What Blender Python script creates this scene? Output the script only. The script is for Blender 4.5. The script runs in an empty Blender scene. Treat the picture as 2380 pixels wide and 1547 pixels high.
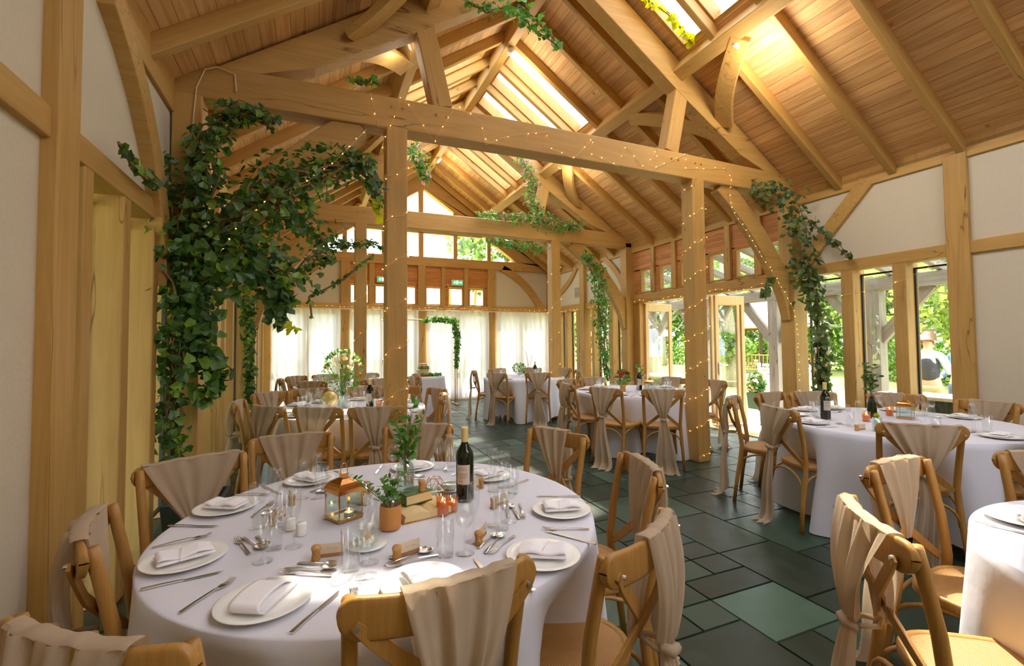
import bpy, bmesh, math, random
from mathutils import Vector, Matrix, Euler
R = math.radians; PI = math.pi
scene = bpy.context.scene
COL = scene.collection
rnd = random.Random(7)

# ------------------------------------------------------------------ helpers
def clampname(n): return n

class MB:
    """collects geometry, then links it as one mesh object"""
    def __init__(self): self.v = []; self.f = []; self.M = Matrix.Identity(4)
    def add(self, vs, fs):
        o = len(self.v)
        self.v += [tuple(self.M @ Vector(q)) for q in vs]
        self.f += [tuple(i + o for i in q) for q in fs]
    def box(self, x0, x1, y0, y1, z0, z1):
        self.add([(x0,y0,z0),(x1,y0,z0),(x1,y1,z0),(x0,y1,z0),(x0,y0,z1),(x1,y0,z1),(x1,y1,z1),(x0,y1,z1)],
                 [(0,3,2,1),(4,5,6,7),(0,1,5,4),(1,2,6,5),(2,3,7,6),(3,0,4,7)])
    def tube(self, pts, rad, seg=8, cap=True, sq=None):
        """rad: number or list; sq=(w,h) makes a flat strip section instead"""
        pts = [Vector(p) for p in pts]; n = len(pts)
        rs = rad if isinstance(rad, (list, tuple)) else [rad]*n
        vs = []; fs = []
        t0 = (pts[1]-pts[0]).normalized()
        up = Vector((0,0,1)) if abs(t0.z) < .95 else Vector((0,1,0))
        a = t0.cross(up).normalized()
        for i, p in enumerate(pts):
            t = (pts[min(i+1,n-1)]-pts[max(i-1,0)]).normalized()
            a = (a - t*a.dot(t)).normalized(); b = t.cross(a)
            for k in range(seg):
                th = 2*PI*k/seg
                vs.append(tuple(p + a*math.cos(th)*rs[i] + b*math.sin(th)*rs[i]))
        for i in range(n-1):
            for k in range(seg):
                k2 = (k+1) % seg
                fs.append((i*seg+k, i*seg+k2, (i+1)*seg+k2, (i+1)*seg+k))
        if cap:
            fs.append(tuple(range(seg-1,-1,-1))); fs.append(tuple((n-1)*seg+k for k in range(seg)))
        self.add(vs, fs)
    def strip(self, pts, normals, w, t):
        """flat strip of width w and thickness t along pts; normals give the thin direction"""
        pts = [Vector(p) for p in pts]; n = len(pts); vs = []; fs = []
        for i, p in enumerate(pts):
            tg = (pts[min(i+1,n-1)]-pts[max(i-1,0)]).normalized()
            nn = Vector(normals[i] if isinstance(normals, list) else normals); nn = (nn - tg*nn.dot(tg)).normalized()
            s = tg.cross(nn); ww = w[i] if isinstance(w, list) else w
            for (a, b) in ((-1,-1),(1,-1),(1,1),(-1,1)): vs.append(tuple(p + s*a*ww/2 + nn*b*t/2))
        for i in range(n-1):
            for k in range(4):
                k2 = (k+1) % 4; fs.append((i*4+k, i*4+k2, (i+1)*4+k2, (i+1)*4+k))
        fs.append((3,2,1,0)); fs.append(tuple((n-1)*4+k for k in range(4)))
        self.add(vs, fs)
    def lathe(self, prof, seg=24, c=(0,0,0), closed=False):
        vs = []; fs = []; idx = []
        for (r, z) in prof:
            if r < 1e-6: idx.append([len(vs)]); vs.append((c[0], c[1], c[2]+z))
            else:
                idx.append(list(range(len(vs), len(vs)+seg)))
                vs += [(c[0]+r*math.cos(2*PI*k/seg), c[1]+r*math.sin(2*PI*k/seg), c[2]+z) for k in range(seg)]
        for i in range(len(prof)-1):
            A, B = idx[i], idx[i+1]
            for k in range(seg):
                k2 = (k+1) % seg
                if len(A) == 1 and len(B) == 1: continue
                if len(A) == 1: fs.append((A[0], B[k2], B[k]))
                elif len(B) == 1: fs.append((A[k], A[k2], B[0]))
                else: fs.append((A[k], A[k2], B[k2], B[k]))
        self.add(vs, fs)
    def prism(self, poly, d0, d1, axis='y'):
        """poly of 2-D points extruded from d0 to d1; axis y: (x,z) poly; x: (y,z) poly; z: (x,y) poly"""
        n = len(poly)
        def P(q, d): return {'y': (q[0], d, q[1]), 'x': (d, q[0], q[1]), 'z': (q[0], q[1], d)}[axis]
        vs = [P(q, d0) for q in poly] + [P(q, d1) for q in poly]
        fs = [tuple(range(n)), tuple(range(2*n-1, n-1, -1))] + [(i, i+n, (i+1) % n + n, (i+1) % n) for i in range(n)]
        self.add(vs, fs)
    def grid(self, fn, nu, nv, closeu=False):
        vs = [tuple(fn(i/(nu if closeu else nu-1), j/(nv-1))) for j in range(nv) for i in range(nu)]
        fs = []
        for j in range(nv-1):
            for i in range(nu if closeu else nu-1):
                i2 = (i+1) % nu
                fs.append((j*nu+i, j*nu+i2, (j+1)*nu+i2, (j+1)*nu+i))
        self.add(vs, fs)
    def mesh(self, name, mat, smooth=False):
        me = bpy.data.meshes.new(name); me.from_pydata(self.v, [], self.f); me.update()
        bm = bmesh.new(); bm.from_mesh(me); bmesh.ops.recalc_face_normals(bm, faces=bm.faces); bm.to_mesh(me); bm.free()
        if mat: me.materials.append(mat)
        if smooth:
            for p in me.polygons: p.use_smooth = True
        return me
    def build(self, name, mat, parent=None, smooth=False, bevel=0, autos=False, solid=0):
        o = bpy.data.objects.new(name, self.mesh(name, mat, smooth or autos)); COL.objects.link(o)
        if parent: o.parent = parent
        if solid:
            m = o.modifiers.new('Solid', 'SOLIDIFY'); m.thickness = solid; m.offset = 0
        if bevel:
            m = o.modifiers.new('Bevel', 'BEVEL'); m.width = bevel; m.segments = 2; m.limit_method = 'ANGLE'
        if autos:
            try: o.data.set_sharp_from_angle(angle=R(35))
            except Exception: pass
        return o

def tag(o, label=None, cat=None, group=None, kind=None):
    if label: o['label'] = label
    if cat: o['category'] = cat
    if group: o['group'] = group
    if kind: o['kind'] = kind
    return o
def empty(name, loc=(0,0,0), rz=0.0, parent=None):
    o = bpy.data.objects.new(name, None); COL.objects.link(o); o.location = loc; o.rotation_euler = (0,0,rz)
    o.empty_display_size = .05
    if parent: o.parent = parent
    return o
KIDS = {}
def copy_tree(o, parent=None):
    c = o.copy(); COL.objects.link(c)
    if parent: c.parent = parent
    for ch in KIDS_OF(o): copy_tree(ch, c)
    return c
def KIDS_OF(o):
    if o.name not in KIDS: KIDS[o.name] = list(o.children)
    return KIDS[o.name]

# ------------------------------------------------------------------ materials
def newmat(name):
    m = bpy.data.materials.new(name); m.use_nodes = True
    nt = m.node_tree; b = nt.nodes['Principled BSDF']; return m, nt, b
def node(nt, t, **kw):
    n = nt.nodes.new(t)
    for k, v in kw.items():
        if k in n.inputs: n.inputs[k].default_value = v
        else: setattr(n, k, v)
    return n
def S(c):  # sRGB 0-255 -> linear rgba
    f = lambda x: (x/255/12.92) if x/255 <= .04045 else ((x/255+.055)/1.055)**2.4
    return (f(c[0]), f(c[1]), f(c[2]), 1)
def ramp(nt, stops):
    r = nt.nodes.new('ShaderNodeValToRGB'); e = r.color_ramp.elements
    e[0].position, e[0].color = stops[0]; e[1].position, e[1].color = stops[-1]
    for p, c in stops[1:-1]:
        x = e.new(p); x.color = c
    return r
def plain(name, col, rough=.6, metal=0, noise=0, nscale=30, bump=0, **kw):
    m, nt, b = newmat(name)
    b.inputs['Base Color'].default_value = S(col); b.inputs['Roughness'].default_value = rough; b.inputs['Metallic'].default_value = metal
    for k, v in kw.items(): b.inputs[k.replace('_', ' ')].default_value = v
    tc = node(nt, 'ShaderNodeTexCoord')
    nz = node(nt, 'ShaderNodeTexNoise', Scale=nscale, Detail=4); nt.links.new(tc.outputs['Object'], nz.inputs['Vector'])
    if noise:
        c = S(col); r = ramp(nt, [(.3, tuple(x*(1-noise) for x in c[:3])+(1,)), (.7, tuple(min(1,x*(1+noise)) for x in c[:3])+(1,))])
        nt.links.new(nz.outputs[0], r.inputs[0]); nt.links.new(r.outputs[0], b.inputs['Base Color'])
    if bump:
        bp = node(nt, 'ShaderNodeBump', Strength=bump, Distance=.01); nt.links.new(nz.outputs[0], bp.inputs['Height']); nt.links.new(bp.outputs[0], b.inputs['Normal'])
    return m
def oak(name, lo, hi, axis='X', rough=.6, scale=1.0, crack=True):
    m, nt, b = newmat(name); L = nt.links
    tc = node(nt, 'ShaderNodeTexCoord'); oi = node(nt, 'ShaderNodeObjectInfo')
    ad = node(nt, 'ShaderNodeVectorMath', operation='MULTIPLY_ADD')
    cb = node(nt, 'ShaderNodeCombineXYZ')
    L.new(oi.outputs['Random'], cb.inputs[0]); L.new(oi.outputs['Random'], cb.inputs[1]); L.new(oi.outputs['Random'], cb.inputs[2])
    L.new(cb.outputs[0], ad.inputs[0]); ad.inputs[1].default_value = (37, 11, 23); L.new(tc.outputs['Object'], ad.inputs[2])
    mp = node(nt, 'ShaderNodeMapping'); L.new(ad.outputs[0], mp.inputs[0])
    sc = [14*scale]*3; sc['XYZ'.index(axis)] = 1.0*scale; mp.inputs['Scale'].default_value = sc
    n1 = node(nt, 'ShaderNodeTexNoise', Scale=1.6, Detail=6, Roughness=.6, Distortion=.8); L.new(mp.outputs[0], n1.inputs['Vector'])
    n2 = node(nt, 'ShaderNodeTexNoise', Scale=.9, Detail=2); L.new(ad.outputs[0], n2.inputs['Vector'])
    r = ramp(nt, [(.15, S(lo)), (.5, S([(a+c)/2 for a, c in zip(lo, hi)])), (.85, S(hi))]); L.new(n1.outputs[0], r.inputs[0])
    mx = node(nt, 'ShaderNodeMix', data_type='RGBA', blend_type='MULTIPLY'); mx.inputs[0].default_value = .5
    L.new(r.outputs[0], mx.inputs[6])
    r2 = ramp(nt, [(.35, (.75,.72,.68,1)), (.65, (1.0,1.0,1.0,1))]); L.new(n2.outputs[0], r2.inputs[0]); L.new(r2.outputs[0], mx.inputs[7])
    out = mx.outputs[2]
    if crack:
        mp2 = node(nt, 'ShaderNodeMapping'); L.new(ad.outputs[0], mp2.inputs[0])
        sc2 = [5.0]*3; sc2['XYZ'.index(axis)] = .45; mp2.inputs['Scale'].default_value = sc2
        n3 = node(nt, 'ShaderNodeTexNoise', Scale=1.0, Detail=3, Roughness=.45); L.new(mp2.outputs[0], n3.inputs['Vector'])
        r3 = ramp(nt, [(.495, (1,1,1,1)), (.5, (.35,.26,.16,1)), (.505, (1,1,1,1))]); L.new(n3.outputs[0], r3.inputs[0])
        n4 = node(nt, 'ShaderNodeTexNoise', Scale=.7, Detail=1); L.new(ad.outputs[0], n4.inputs['Vector'])
        r4 = ramp(nt, [(.5, (0,0,0,1)), (.56, (1,1,1,1))]); L.new(n4.outputs[0], r4.inputs[0])
        m2 = node(nt, 'ShaderNodeMix', data_type='RGBA', blend_type='MULTIPLY'); L.new(r4.outputs[0], m2.inputs[0]); L.new(out, m2.inputs[6]); L.new(r3.outputs[0], m2.inputs[7])
        out = m2.outputs[2]
    L.new(out, b.inputs['Base Color']); b.inputs['Roughness'].default_value = rough
    bp = node(nt, 'ShaderNodeBump', Strength=.15, Distance=.01); L.new(n1.outputs[0], bp.inputs['Height']); L.new(bp.outputs[0], b.inputs['Normal'])
    return m
def boards(name, lo, hi, axis='Y', w=.14, rough=.65):
    """planks: 'axis' is the direction across the planks"""
    m, nt, b = newmat(name); L = nt.links
    tc = node(nt, 'ShaderNodeTexCoord'); sp = node(nt, 'ShaderNodeSeparateXYZ'); L.new(tc.outputs['Object'], sp.inputs[0])
    ai = 'XYZ'.index(axis)
    dv = node(nt, 'ShaderNodeMath', operation='DIVIDE'); L.new(sp.outputs[ai], dv.inputs[0]); dv.inputs[1].default_value = w
    fl = node(nt, 'ShaderNodeMath', operation='FLOOR'); L.new(dv.outputs[0], fl.inputs[0])
    fr = node(nt, 'ShaderNodeMath', operation='FRACT'); L.new(dv.outputs[0], fr.inputs[0])
    wn = node(nt, 'ShaderNodeTexWhiteNoise', noise_dimensions='1D'); L.new(fl.outputs[0], wn.inputs['W'])
    cb = node(nt, 'ShaderNodeVectorMath', operation='MULTIPLY_ADD'); L.new(wn.outputs['Color'], cb.inputs[0]); cb.inputs[1].default_value = (9,9,9); L.new(tc.outputs['Object'], cb.inputs[2])
    mp = node(nt, 'ShaderNodeMapping'); L.new(cb.outputs[0], mp.inputs[0])
    sc = [1.2, 1.2, 1.2]; sc[ai] = 16; mp.inputs['Scale'].default_value = sc
    n1 = node(nt, 'ShaderNodeTexNoise', Scale=1.5, Detail=5, Distortion=.6); L.new(mp.outputs[0], n1.inputs['Vector'])
    r = ramp(nt, [(.3, S(lo)), (.7, S(hi))]); L.new(n1.outputs[0], r.inputs[0])
    vo = node(nt, 'ShaderNodeTexVoronoi', Scale=2.2); L.new(cb.outputs[0], vo.inputs['Vector'])
    rk = ramp(nt, [(.03, (.42,.28,.18,1)), (.07, (1,1,1,1))]); L.new(vo.outputs['Distance'], rk.inputs[0])
    m1 = node(nt, 'ShaderNodeMix', data_type='RGBA', blend_type='MULTIPLY'); m1.inputs[0].default_value = .8; L.new(r.outputs[0], m1.inputs[6]); L.new(rk.outputs[0], m1.inputs[7])
    rv = ramp(nt, [(0, (.82,.8,.78,1)), (1, (1.1,1.08,1.05,1))]); L.new(wn.outputs['Value'], rv.inputs[0])
    m2 = node(nt, 'ShaderNodeMix', data_type='RGBA', blend_type='MULTIPLY'); m2.inputs[0].default_value = 1; L.new(m1.outputs[2], m2.inputs[6]); L.new(rv.outputs[0], m2.inputs[7])
    rg = ramp(nt, [(0, (.5,.42,.34,1)), (.04, (1,1,1,1)), (.96, (1,1,1,1)), (1, (.5,.42,.34,1))]); L.new(fr.outputs[0], rg.inputs[0])
    m3 = node(nt, 'ShaderNodeMix', data_type='RGBA', blend_type='MULTIPLY'); m3.inputs[0].default_value = 1; L.new(m2.outputs[2], m3.inputs[6]); L.new(rg.outputs[0], m3.inputs[7])
    L.new(m3.outputs[2], b.inputs['Base Color']); b.inputs['Roughness'].default_value = rough
    bp = node(nt, 'ShaderNodeBump', Strength=.4, Distance=.01); L.new(rg.outputs[0], bp.inputs['Height']); L.new(bp.outputs[0], b.inputs['Normal'])
    return m
def thin_glass(name, tint=(1,1,1,1), rough=.0, refl=.12, edge=.9):
    m = bpy.data.materials.new(name); m.use_nodes = True; nt = m.node_tree; nt.nodes.clear(); L = nt.links
    o = node(nt, 'ShaderNodeOutputMaterial'); t = node(nt, 'ShaderNodeBsdfTransparent'); t.inputs[0].default_value = tint
    g = node(nt, 'ShaderNodeBsdfGlossy'); g.inputs['Roughness'].default_value = rough; g.inputs[0].default_value = (1,1,1,1)
    lw = node(nt, 'ShaderNodeLayerWeight'); lw.inputs[0].default_value = .35
    r = ramp(nt, [(0, (refl,)*3+(1,)), (.72, (refl*1.6,)*3+(1,)), (.97, (edge,)*3+(1,))]); L.new(lw.outputs['Facing'], r.inputs[0])
    mx = node(nt, 'ShaderNodeMixShader'); L.new(r.outputs[0], mx.inputs[0]); L.new(t.outputs[0], mx.inputs[1]); L.new(g.outputs[0], mx.inputs[2]); L.new(mx.outputs[0], o.inputs[0])
    return m
def cloth(name, col, trans=.35, clear=.0, weave=0, rough=.85, bump=.2, bscale=40):
    m = bpy.data.materials.new(name); m.use_nodes = True; nt = m.node_tree; nt.nodes.clear(); L = nt.links
    o = node(nt, 'ShaderNodeOutputMaterial'); d = node(nt, 'ShaderNodeBsdfDiffuse'); d.inputs[0].default_value = S(col)
    t = node(nt, 'ShaderNodeBsdfTranslucent'); t.inputs[0].default_value = S(col)
    tc = node(nt, 'ShaderNodeTexCoord'); nz = node(nt, 'ShaderNodeTexNoise', Scale=bscale, Detail=5); L.new(tc.outputs['Object'], nz.inputs['Vector'])
    bp = node(nt, 'ShaderNodeBump', Strength=bump, Distance=.01); L.new(nz.outputs[0], bp.inputs['Height']); L.new(bp.outputs[0], d.inputs['Normal'])
    mx = node(nt, 'ShaderNodeMixShader'); mx.inputs[0].default_value = trans; L.new(d.outputs[0], mx.inputs[1]); L.new(t.outputs[0], mx.inputs[2])
    last = mx.outputs[0]
    if clear:
        tr = node(nt, 'ShaderNodeBsdfTransparent'); m2 = node(nt, 'ShaderNodeMixShader'); m2.inputs[0].default_value = clear
        L.new(last, m2.inputs[1]); L.new(tr.outputs[0], m2.inputs[2]); last = m2.outputs[0]
    L.new(last, o.inputs[0]); return m
def leafmat(name, c1, c2, c3=None, trans=.4):
    m = bpy.data.materials.new(name); m.use_nodes = True; nt = m.node_tree; nt.nodes.clear(); L = nt.links
    o = node(nt, 'ShaderNodeOutputMaterial')
    ge = node(nt, 'ShaderNodeNewGeometry'); 
    st = [(0, S(c1)), (.75, S(c2)), (1, S(c3 or c2))]
    r = ramp(nt, st); L.new(ge.outputs['Random Per Island'], r.inputs[0])
    d = node(nt, 'ShaderNodeBsdfDiffuse'); t = node(nt, 'ShaderNodeBsdfTranslucent'); g = node(nt, 'ShaderNodeBsdfGlossy'); g.inputs['Roughness'].default_value = .45
    hs = node(nt, 'ShaderNodeHueSaturation', Value=1.5, Saturation=1.1); L.new(r.outputs[0], hs.inputs['Color'])
    L.new(r.outputs[0], d.inputs[0]); L.new(hs.outputs[0], t.inputs[0])
    mx = node(nt, 'ShaderNodeMixShader'); mx.inputs[0].default_value = trans; L.new(d.outputs[0], mx.inputs[1]); L.new(t.outputs[0], mx.inputs[2])
    m2 = node(nt, 'ShaderNodeMixShader'); m2.inputs[0].default_value = .06; L.new(mx.outputs[0], m2.inputs[1]); L.new(g.outputs[0], m2.inputs[2])
    L.new(m2.outputs[0], o.inputs[0]); return m
def emit(name, col, st):
    m = bpy.data.materials.new(name); m.use_nodes = True; nt = m.node_tree; nt.nodes.clear()
    o = node(nt, 'ShaderNodeOutputMaterial'); e = node(nt, 'ShaderNodeEmission'); e.inputs[0].default_value = S(col); e.inputs[1].default_value = st
    nt.links.new(e.outputs[0], o.inputs[0]); return m

OAK = oak('oak_beam', (176,134,66), (206,164,92))
OAKZ = oak('oak_joinery', (172,124,56), (202,156,80), axis='Z', scale=1.5, crack=False)
CHAIRW = oak('chair_wood', (160,112,48), (190,144,72), axis='Z', scale=3, crack=False, rough=.45)
WEATHER = oak('weathered_oak', (112,102,88), (168,158,142), axis='X', scale=1, crack=True, rough=.85)
PALEDOOR = oak('pale_door_wood', (200,160,100), (232,200,146), axis='Z', scale=2, crack=False, rough=.5)
BOARDC = boards('ceiling_boards', (198,148,88), (230,186,126), axis='Y', w=.13)
BOARDW = boards('wall_boards', (176,112,54), (216,150,82), axis='Z', w=.09)
PLASTER = plain('cream_plaster', (208,196,170), .9, noise=.03, nscale=60, bump=.1)
WHITEFR = plain('white_reveal', (235,222,205), .6)
TABLECLOTH = cloth('white_linen', (238,238,246), trans=.18, bump=.35, bscale=9)
NAPK = cloth('white_napkin', (250,248,250), trans=.1, bump=.15, bscale=25)
SASH = cloth('beige_chiffon', (206,186,158), trans=.35, clear=.08, bump=.1, bscale=120)
CURTAIN = cloth('white_voile', (234,234,240), trans=.24, clear=.02, bump=.1)
CERAMIC = plain('white_ceramic', (244,243,236), .18)
STEEL = plain('polished_steel', (236,234,230), .26, 1)
COPPER = plain('rose_copper', (222,166,104), .14, 1)
BRASS = plain('brass', (222,176,84), .2, 1)
GLASS = thin_glass('drinking_glass', (.975,.985,.985,1), .0, .055, .85)
PANE = thin_glass('window_glass', (.95,.97,.95,1), .0, .04, .5)
CLEARV = thin_glass('vase_glass', (.86,.94,.92,1), .02, .14, .85)
MERC = thin_glass('mercury_glass', (.9,.8,.5,1), .12, .5, .9)
WINEG = plain('dark_green_glass', (26,30,16), .06)
BLACK = plain('black_plastic', (26,28,28), .5)
DKGREEN = plain('dark_planter', (52,66,60), .6)
CORK = plain('cork', (196,146,86), .8, noise=.25, nscale=160, bump=.3)
CARD = plain('place_card', (226,206,176), .7)
CARDB = plain('kraft_band', (176,124,80), .75)
INK = plain('ink', (120,108,96), .8)
LABELM = plain('bottle_label', (214,198,182), .7, noise=.05, nscale=90)
CAPS = plain('cream_capsule', (232,206,130), .4)
LEAF = leafmat('ivy_leaf', (44,80,32), (84,124,50), (136,168,60))
LEAFR = leafmat('eucalyptus_leaf', (58,88,44), (104,128,70))
LEAFY = leafmat('yellow_leaf', (176,196,40), (214,214,50), trans=.5)
TREE = leafmat('tree_leaf', (84,108,48), (140,156,80), (196,190,112), trans=.5)
TREED = leafmat('dark_tree_leaf', (66,92,44), (122,146,72), (170,180,100), trans=.45)
HEDGE = leafmat('hedge_leaf', (60,96,40), (128,160,66), (180,190,90), trans=.45)
FLOWERW = leafmat('white_petal', (244,240,220), (250,238,196), trans=.4)
FLOWERP = leafmat('pink_petal', (220,150,160), (240,190,190), trans=.4)
STEM = plain('vine_stem', (132,104,70), .8, noise=.2, nscale=40)
BARK = plain('bark', (150,138,116), .9, noise=.3, nscale=20, bump=.6)
SKIN = plain('skin', (222,168,138), .55)
RATTAN = None
ORANGE = plain('orange_wax', (250,160,70), .5)
FLAME = emit('flame', (255,200,110), 14)
BULB = emit('warm_bulb', (255,180,70), 7)
SIGN = emit('exit_sign_green', (40,150,90), .9)
SIGNW = emit('exit_sign_white', (235,245,235), 1.1)
WIREM = plain('light_wire', (206,190,150), .6)
GRASS = plain('lawn', (170,176,96), .95, noise=.3, nscale=.8, bump=.3)
PAVE = plain('terrace_paving', (188,178,164), .85, noise=.12, nscale=2.5)
def rattan():
    m, nt, b = newmat('woven_rattan'); L = nt.links
    tc = node(nt, 'ShaderNodeTexCoord')
    w1 = node(nt, 'ShaderNodeTexWave', Scale=52, bands_direction='X'); w2 = node(nt, 'ShaderNodeTexWave', Scale=52, bands_direction='Y')
    L.new(tc.outputs['Object'], w1.inputs['Vector']); L.new(tc.outputs['Object'], w2.inputs['Vector'])
    mu = node(nt, 'ShaderNodeMath', operation='MULTIPLY'); L.new(w1.outputs['Fac'], mu.inputs[0]); L.new(w2.outputs['Fac'], mu.inputs[1])
    r = ramp(nt, [(.0, S((150,100,44))), (.6, S((226,182,116)))]); L.new(mu.outputs[0], r.inputs[0]); L.new(r.outputs[0], b.inputs['Base Color'])
    b.inputs['Roughness'].default_value = .6
    bp = node(nt, 'ShaderNodeBump', Strength=.5, Distance=.003); L.new(mu.outputs[0], bp.inputs['Height']); L.new(bp.outputs[0], b.inputs['Normal'])
    return m
RATTAN = rattan()
def slate():
    m, nt, b = newmat('slate_floor'); L = nt.links
    at = node(nt, 'ShaderNodeAttribute', attribute_name='tile')
    r = ramp(nt, [(0, S((31,43,32))), (.45, S((42,58,45))), (.8, S((53,73,59))), (1, S((90,122,104)))]); L.new(at.outputs['Fac'], r.inputs[0])
    tc = node(nt, 'ShaderNodeTexCoord'); nz = node(nt, 'ShaderNodeTexNoise', Scale=5, Detail=8, Roughness=.65); L.new(tc.outputs['Object'], nz.inputs['Vector'])
    r2 = ramp(nt, [(.3, (.72,.74,.72,1)), (.7, (1.15,1.15,1.12,1))]); L.new(nz.outputs[0], r2.inputs[0])
    mx = node(nt, 'ShaderNodeMix', data_type='RGBA', blend_type='MULTIPLY'); mx.inputs[0].default_value = 1; L.new(r.outputs[0], mx.inputs[6]); L.new(r2.outputs[0], mx.inputs[7])
    L.new(mx.outputs[2], b.inputs['Base Color'])
    r3 = ramp(nt, [(.3, (.28,)*3+(1,)), (.7, (.46,)*3+(1,))]); L.new(nz.outputs[0], r3.inputs[0]); L.new(r3.outputs[0], b.inputs['Roughness'])
    bp = node(nt, 'ShaderNodeBump', Strength=.18, Distance=.01); L.new(nz.outputs[0], bp.inputs['Height']); L.new(bp.outputs[0], b.inputs['Normal'])
    return m
SLATE = slate()
GROUT = plain('grout', (34,38,34), .9)

# ------------------------------------------------------------------ beams
def beam(name, p0, p1, w, h, mat, parent=None, up=(0,0,1), bev=.008, roll=0):
    """straight timber from p0 to p1; w is across, h along 'up'; object X runs along the grain"""
    p0 = Vector(p0); p1 = Vector(p1); x = (p1-p0); ln = x.length; x.normalize()
    u = Vector(up); u = (u - x*u.dot(x)).normalized(); y = u.cross(x)
    b = MB(); b.box(0, ln, -w/2, w/2, -h/2, h/2)
    o = b.build(name, mat, parent, bevel=bev)
    Mx = Matrix((x, y, u)).transposed().to_4x4(); Mx.translation = p0
    o.matrix_local = Mx
    return o
def curved(name, pts, wid, d0, d1, mat, parent=None, axis='y'):
    """curved brace in the x-z (axis y) or y-z (axis x) plane: centre line pts with width wid, from d0 to d1 deep"""
    n = len(pts); L_ = []; R_ = []
    fine = []
    for i in range(n-1):
        p_1 = Vector(pts[max(i-1,0)]+(0,)); p0 = Vector(pts[i]+(0,)); p1 = Vector(pts[i+1]+(0,)); p2 = Vector(pts[min(i+2,n-1)]+(0,))
        for k in range(6):
            t = k/6
            fine.append(.5*((2*p0)+(-p_1+p1)*t+(2*p_1-5*p0+4*p1-p2)*t*t+(-p_1+3*p0-3*p1+p2)*t**3))
    fine.append(Vector(pts[-1]+(0,)))
    for i, p in enumerate(fine):
        t = (fine[min(i+1,len(fine)-1)]-fine[max(i-1,0)]).normalized(); nn = Vector((-t.y, t.x, 0))
        w = wid if not isinstance(wid, tuple) else wid[0]+(wid[1]-wid[0])*i/(len(fine)-1)
        L_.append(p+nn*w/2); R_.append(p-nn*w/2)
    b = MB()
    def P(q, d): return (q.x, d, q.y) if axis == 'y' else (d, q.x, q.y)
    m = len(fine); vs = []
    for i in range(m): vs += [P(L_[i], d0), P(R_[i], d0), P(R_[i], d1), P(L_[i], d1)]
    fs = []
    for i in range(m-1):
        for k in range(4): fs.append((i*4+k, i*4+(k+1) % 4, (i+1)*4+(k+1) % 4, (i+1)*4+k))
    fs += [(0,1,2,3), ((m-1)*4+3, (m-1)*4+2, (m-1)*4+1, (m-1)*4)]
    b.add(vs, fs)
    return b.build(name, mat, parent, bevel=.008)

XL, XR, RX = -1.0, 6.0, 2.48
Y1, Y2, Y3, YB = 4.2, 7.79, 11.52, -3.2
ZR, SL = 5.85, .685            # ridge height of the boards, roof slope
def roofz(x): return ZR - SL*abs(x-RX)
SLN = math.sqrt(1+SL*SL)

# ------------------------------------------------------------------ floor
def make_floor():
    g = MB(); g.box(XL-.6, XR+.25, YB, Y3+.3, -.08, -.012); gr = g.build('floor', GROUT); tag(gr, kind='structure', label='dark slate floor of mixed rectangular tiles')
    c = .245; x0 = -1.46; nx = 31; y0 = -3.2; ny = 61
    # cell grid phased so that one tile falls on x 2.01..2.50, y 1.58..1.98
    xs = [2.01 + c*(i-14) for i in range(nx+1)]
    cy = .2; ys = [1.58 + cy*(j-24) for j in range(75)]
    NX, NY = nx, 74
    occ = [[False]*NY for _ in range(NX)]
    r = random.Random(5); tiles = []
    def put(i, j, w, h, v):
        for a in range(i, i+w):
            for b_ in range(j, j+h): occ[a][b_] = True
        tiles.append((xs[i], xs[i+w], ys[j], ys[j+h], v))
    def free(i, j, w, h):
        return i+w <= NX and j+h <= NY and all(not occ[a][b_] for a in range(i, i+w) for b_ in range(j, j+h))
    put(14, 24, 2, 2, .92); put(13, 25, 1, 1, .8); put(14, 27, 1, 1, .75); put(11, 26, 2, 2, .85); put(15, 28, 1, 1, .25)
    sizes = [(4,3),(3,3),(4,2),(2,3),(3,2),(2,2),(2,2),(1,2),(2,1),(1,1)]
    for j in range(NY):
        for i in range(NX):
            if occ[i][j]: continue
            opts = [s for s in sizes if free(i, j, *s)]
            big = opts[:max(1, len(opts)-2)]
            s = r.choice(big if r.random() < .8 else opts)
            v = r.random()*.6; v = v if r.random() < .82 else .65+r.random()*.2
            put(i, j, s[0], s[1], v)
    b = MB(); vals = []
    for (a, b1, c1, d, v) in tiles:
        a = max(a, XL-.6); b1 = min(b1, XR+.25); c1 = max(c1, YB); d = min(d, Y3+.3)
        if b1-a < .02 or d-c1 < .02: continue
        g_ = .004; n0 = len(b.f)
        z0 = r.uniform(-.0015, .0)
        b.add([(a+g_,c1+g_,-.01),(b1-g_,c1+g_,-.01),(b1-g_,d-g_,-.01),(a+g_,d-g_,-.01),
               (a+g_+.003,c1+g_+.003,z0),(b1-g_-.003,c1+g_+.003,z0),(b1-g_-.003,d-g_-.003,z0),(a+g_+.003,d-g_-.003,z0)],
              [(4,5,6,7),(0,1,5,4),(1,2,6,5),(2,3,7,6),(3,0,4,7)])
        vals += [v]*(len(b.f)-n0)
    o = b.build('slate_tiles', SLATE, gr)
    at = o.data.attributes.new('tile', 'FLOAT', 'FACE')
    for i, v in enumerate(vals): at.data[i].value = v
make_floor()

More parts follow.
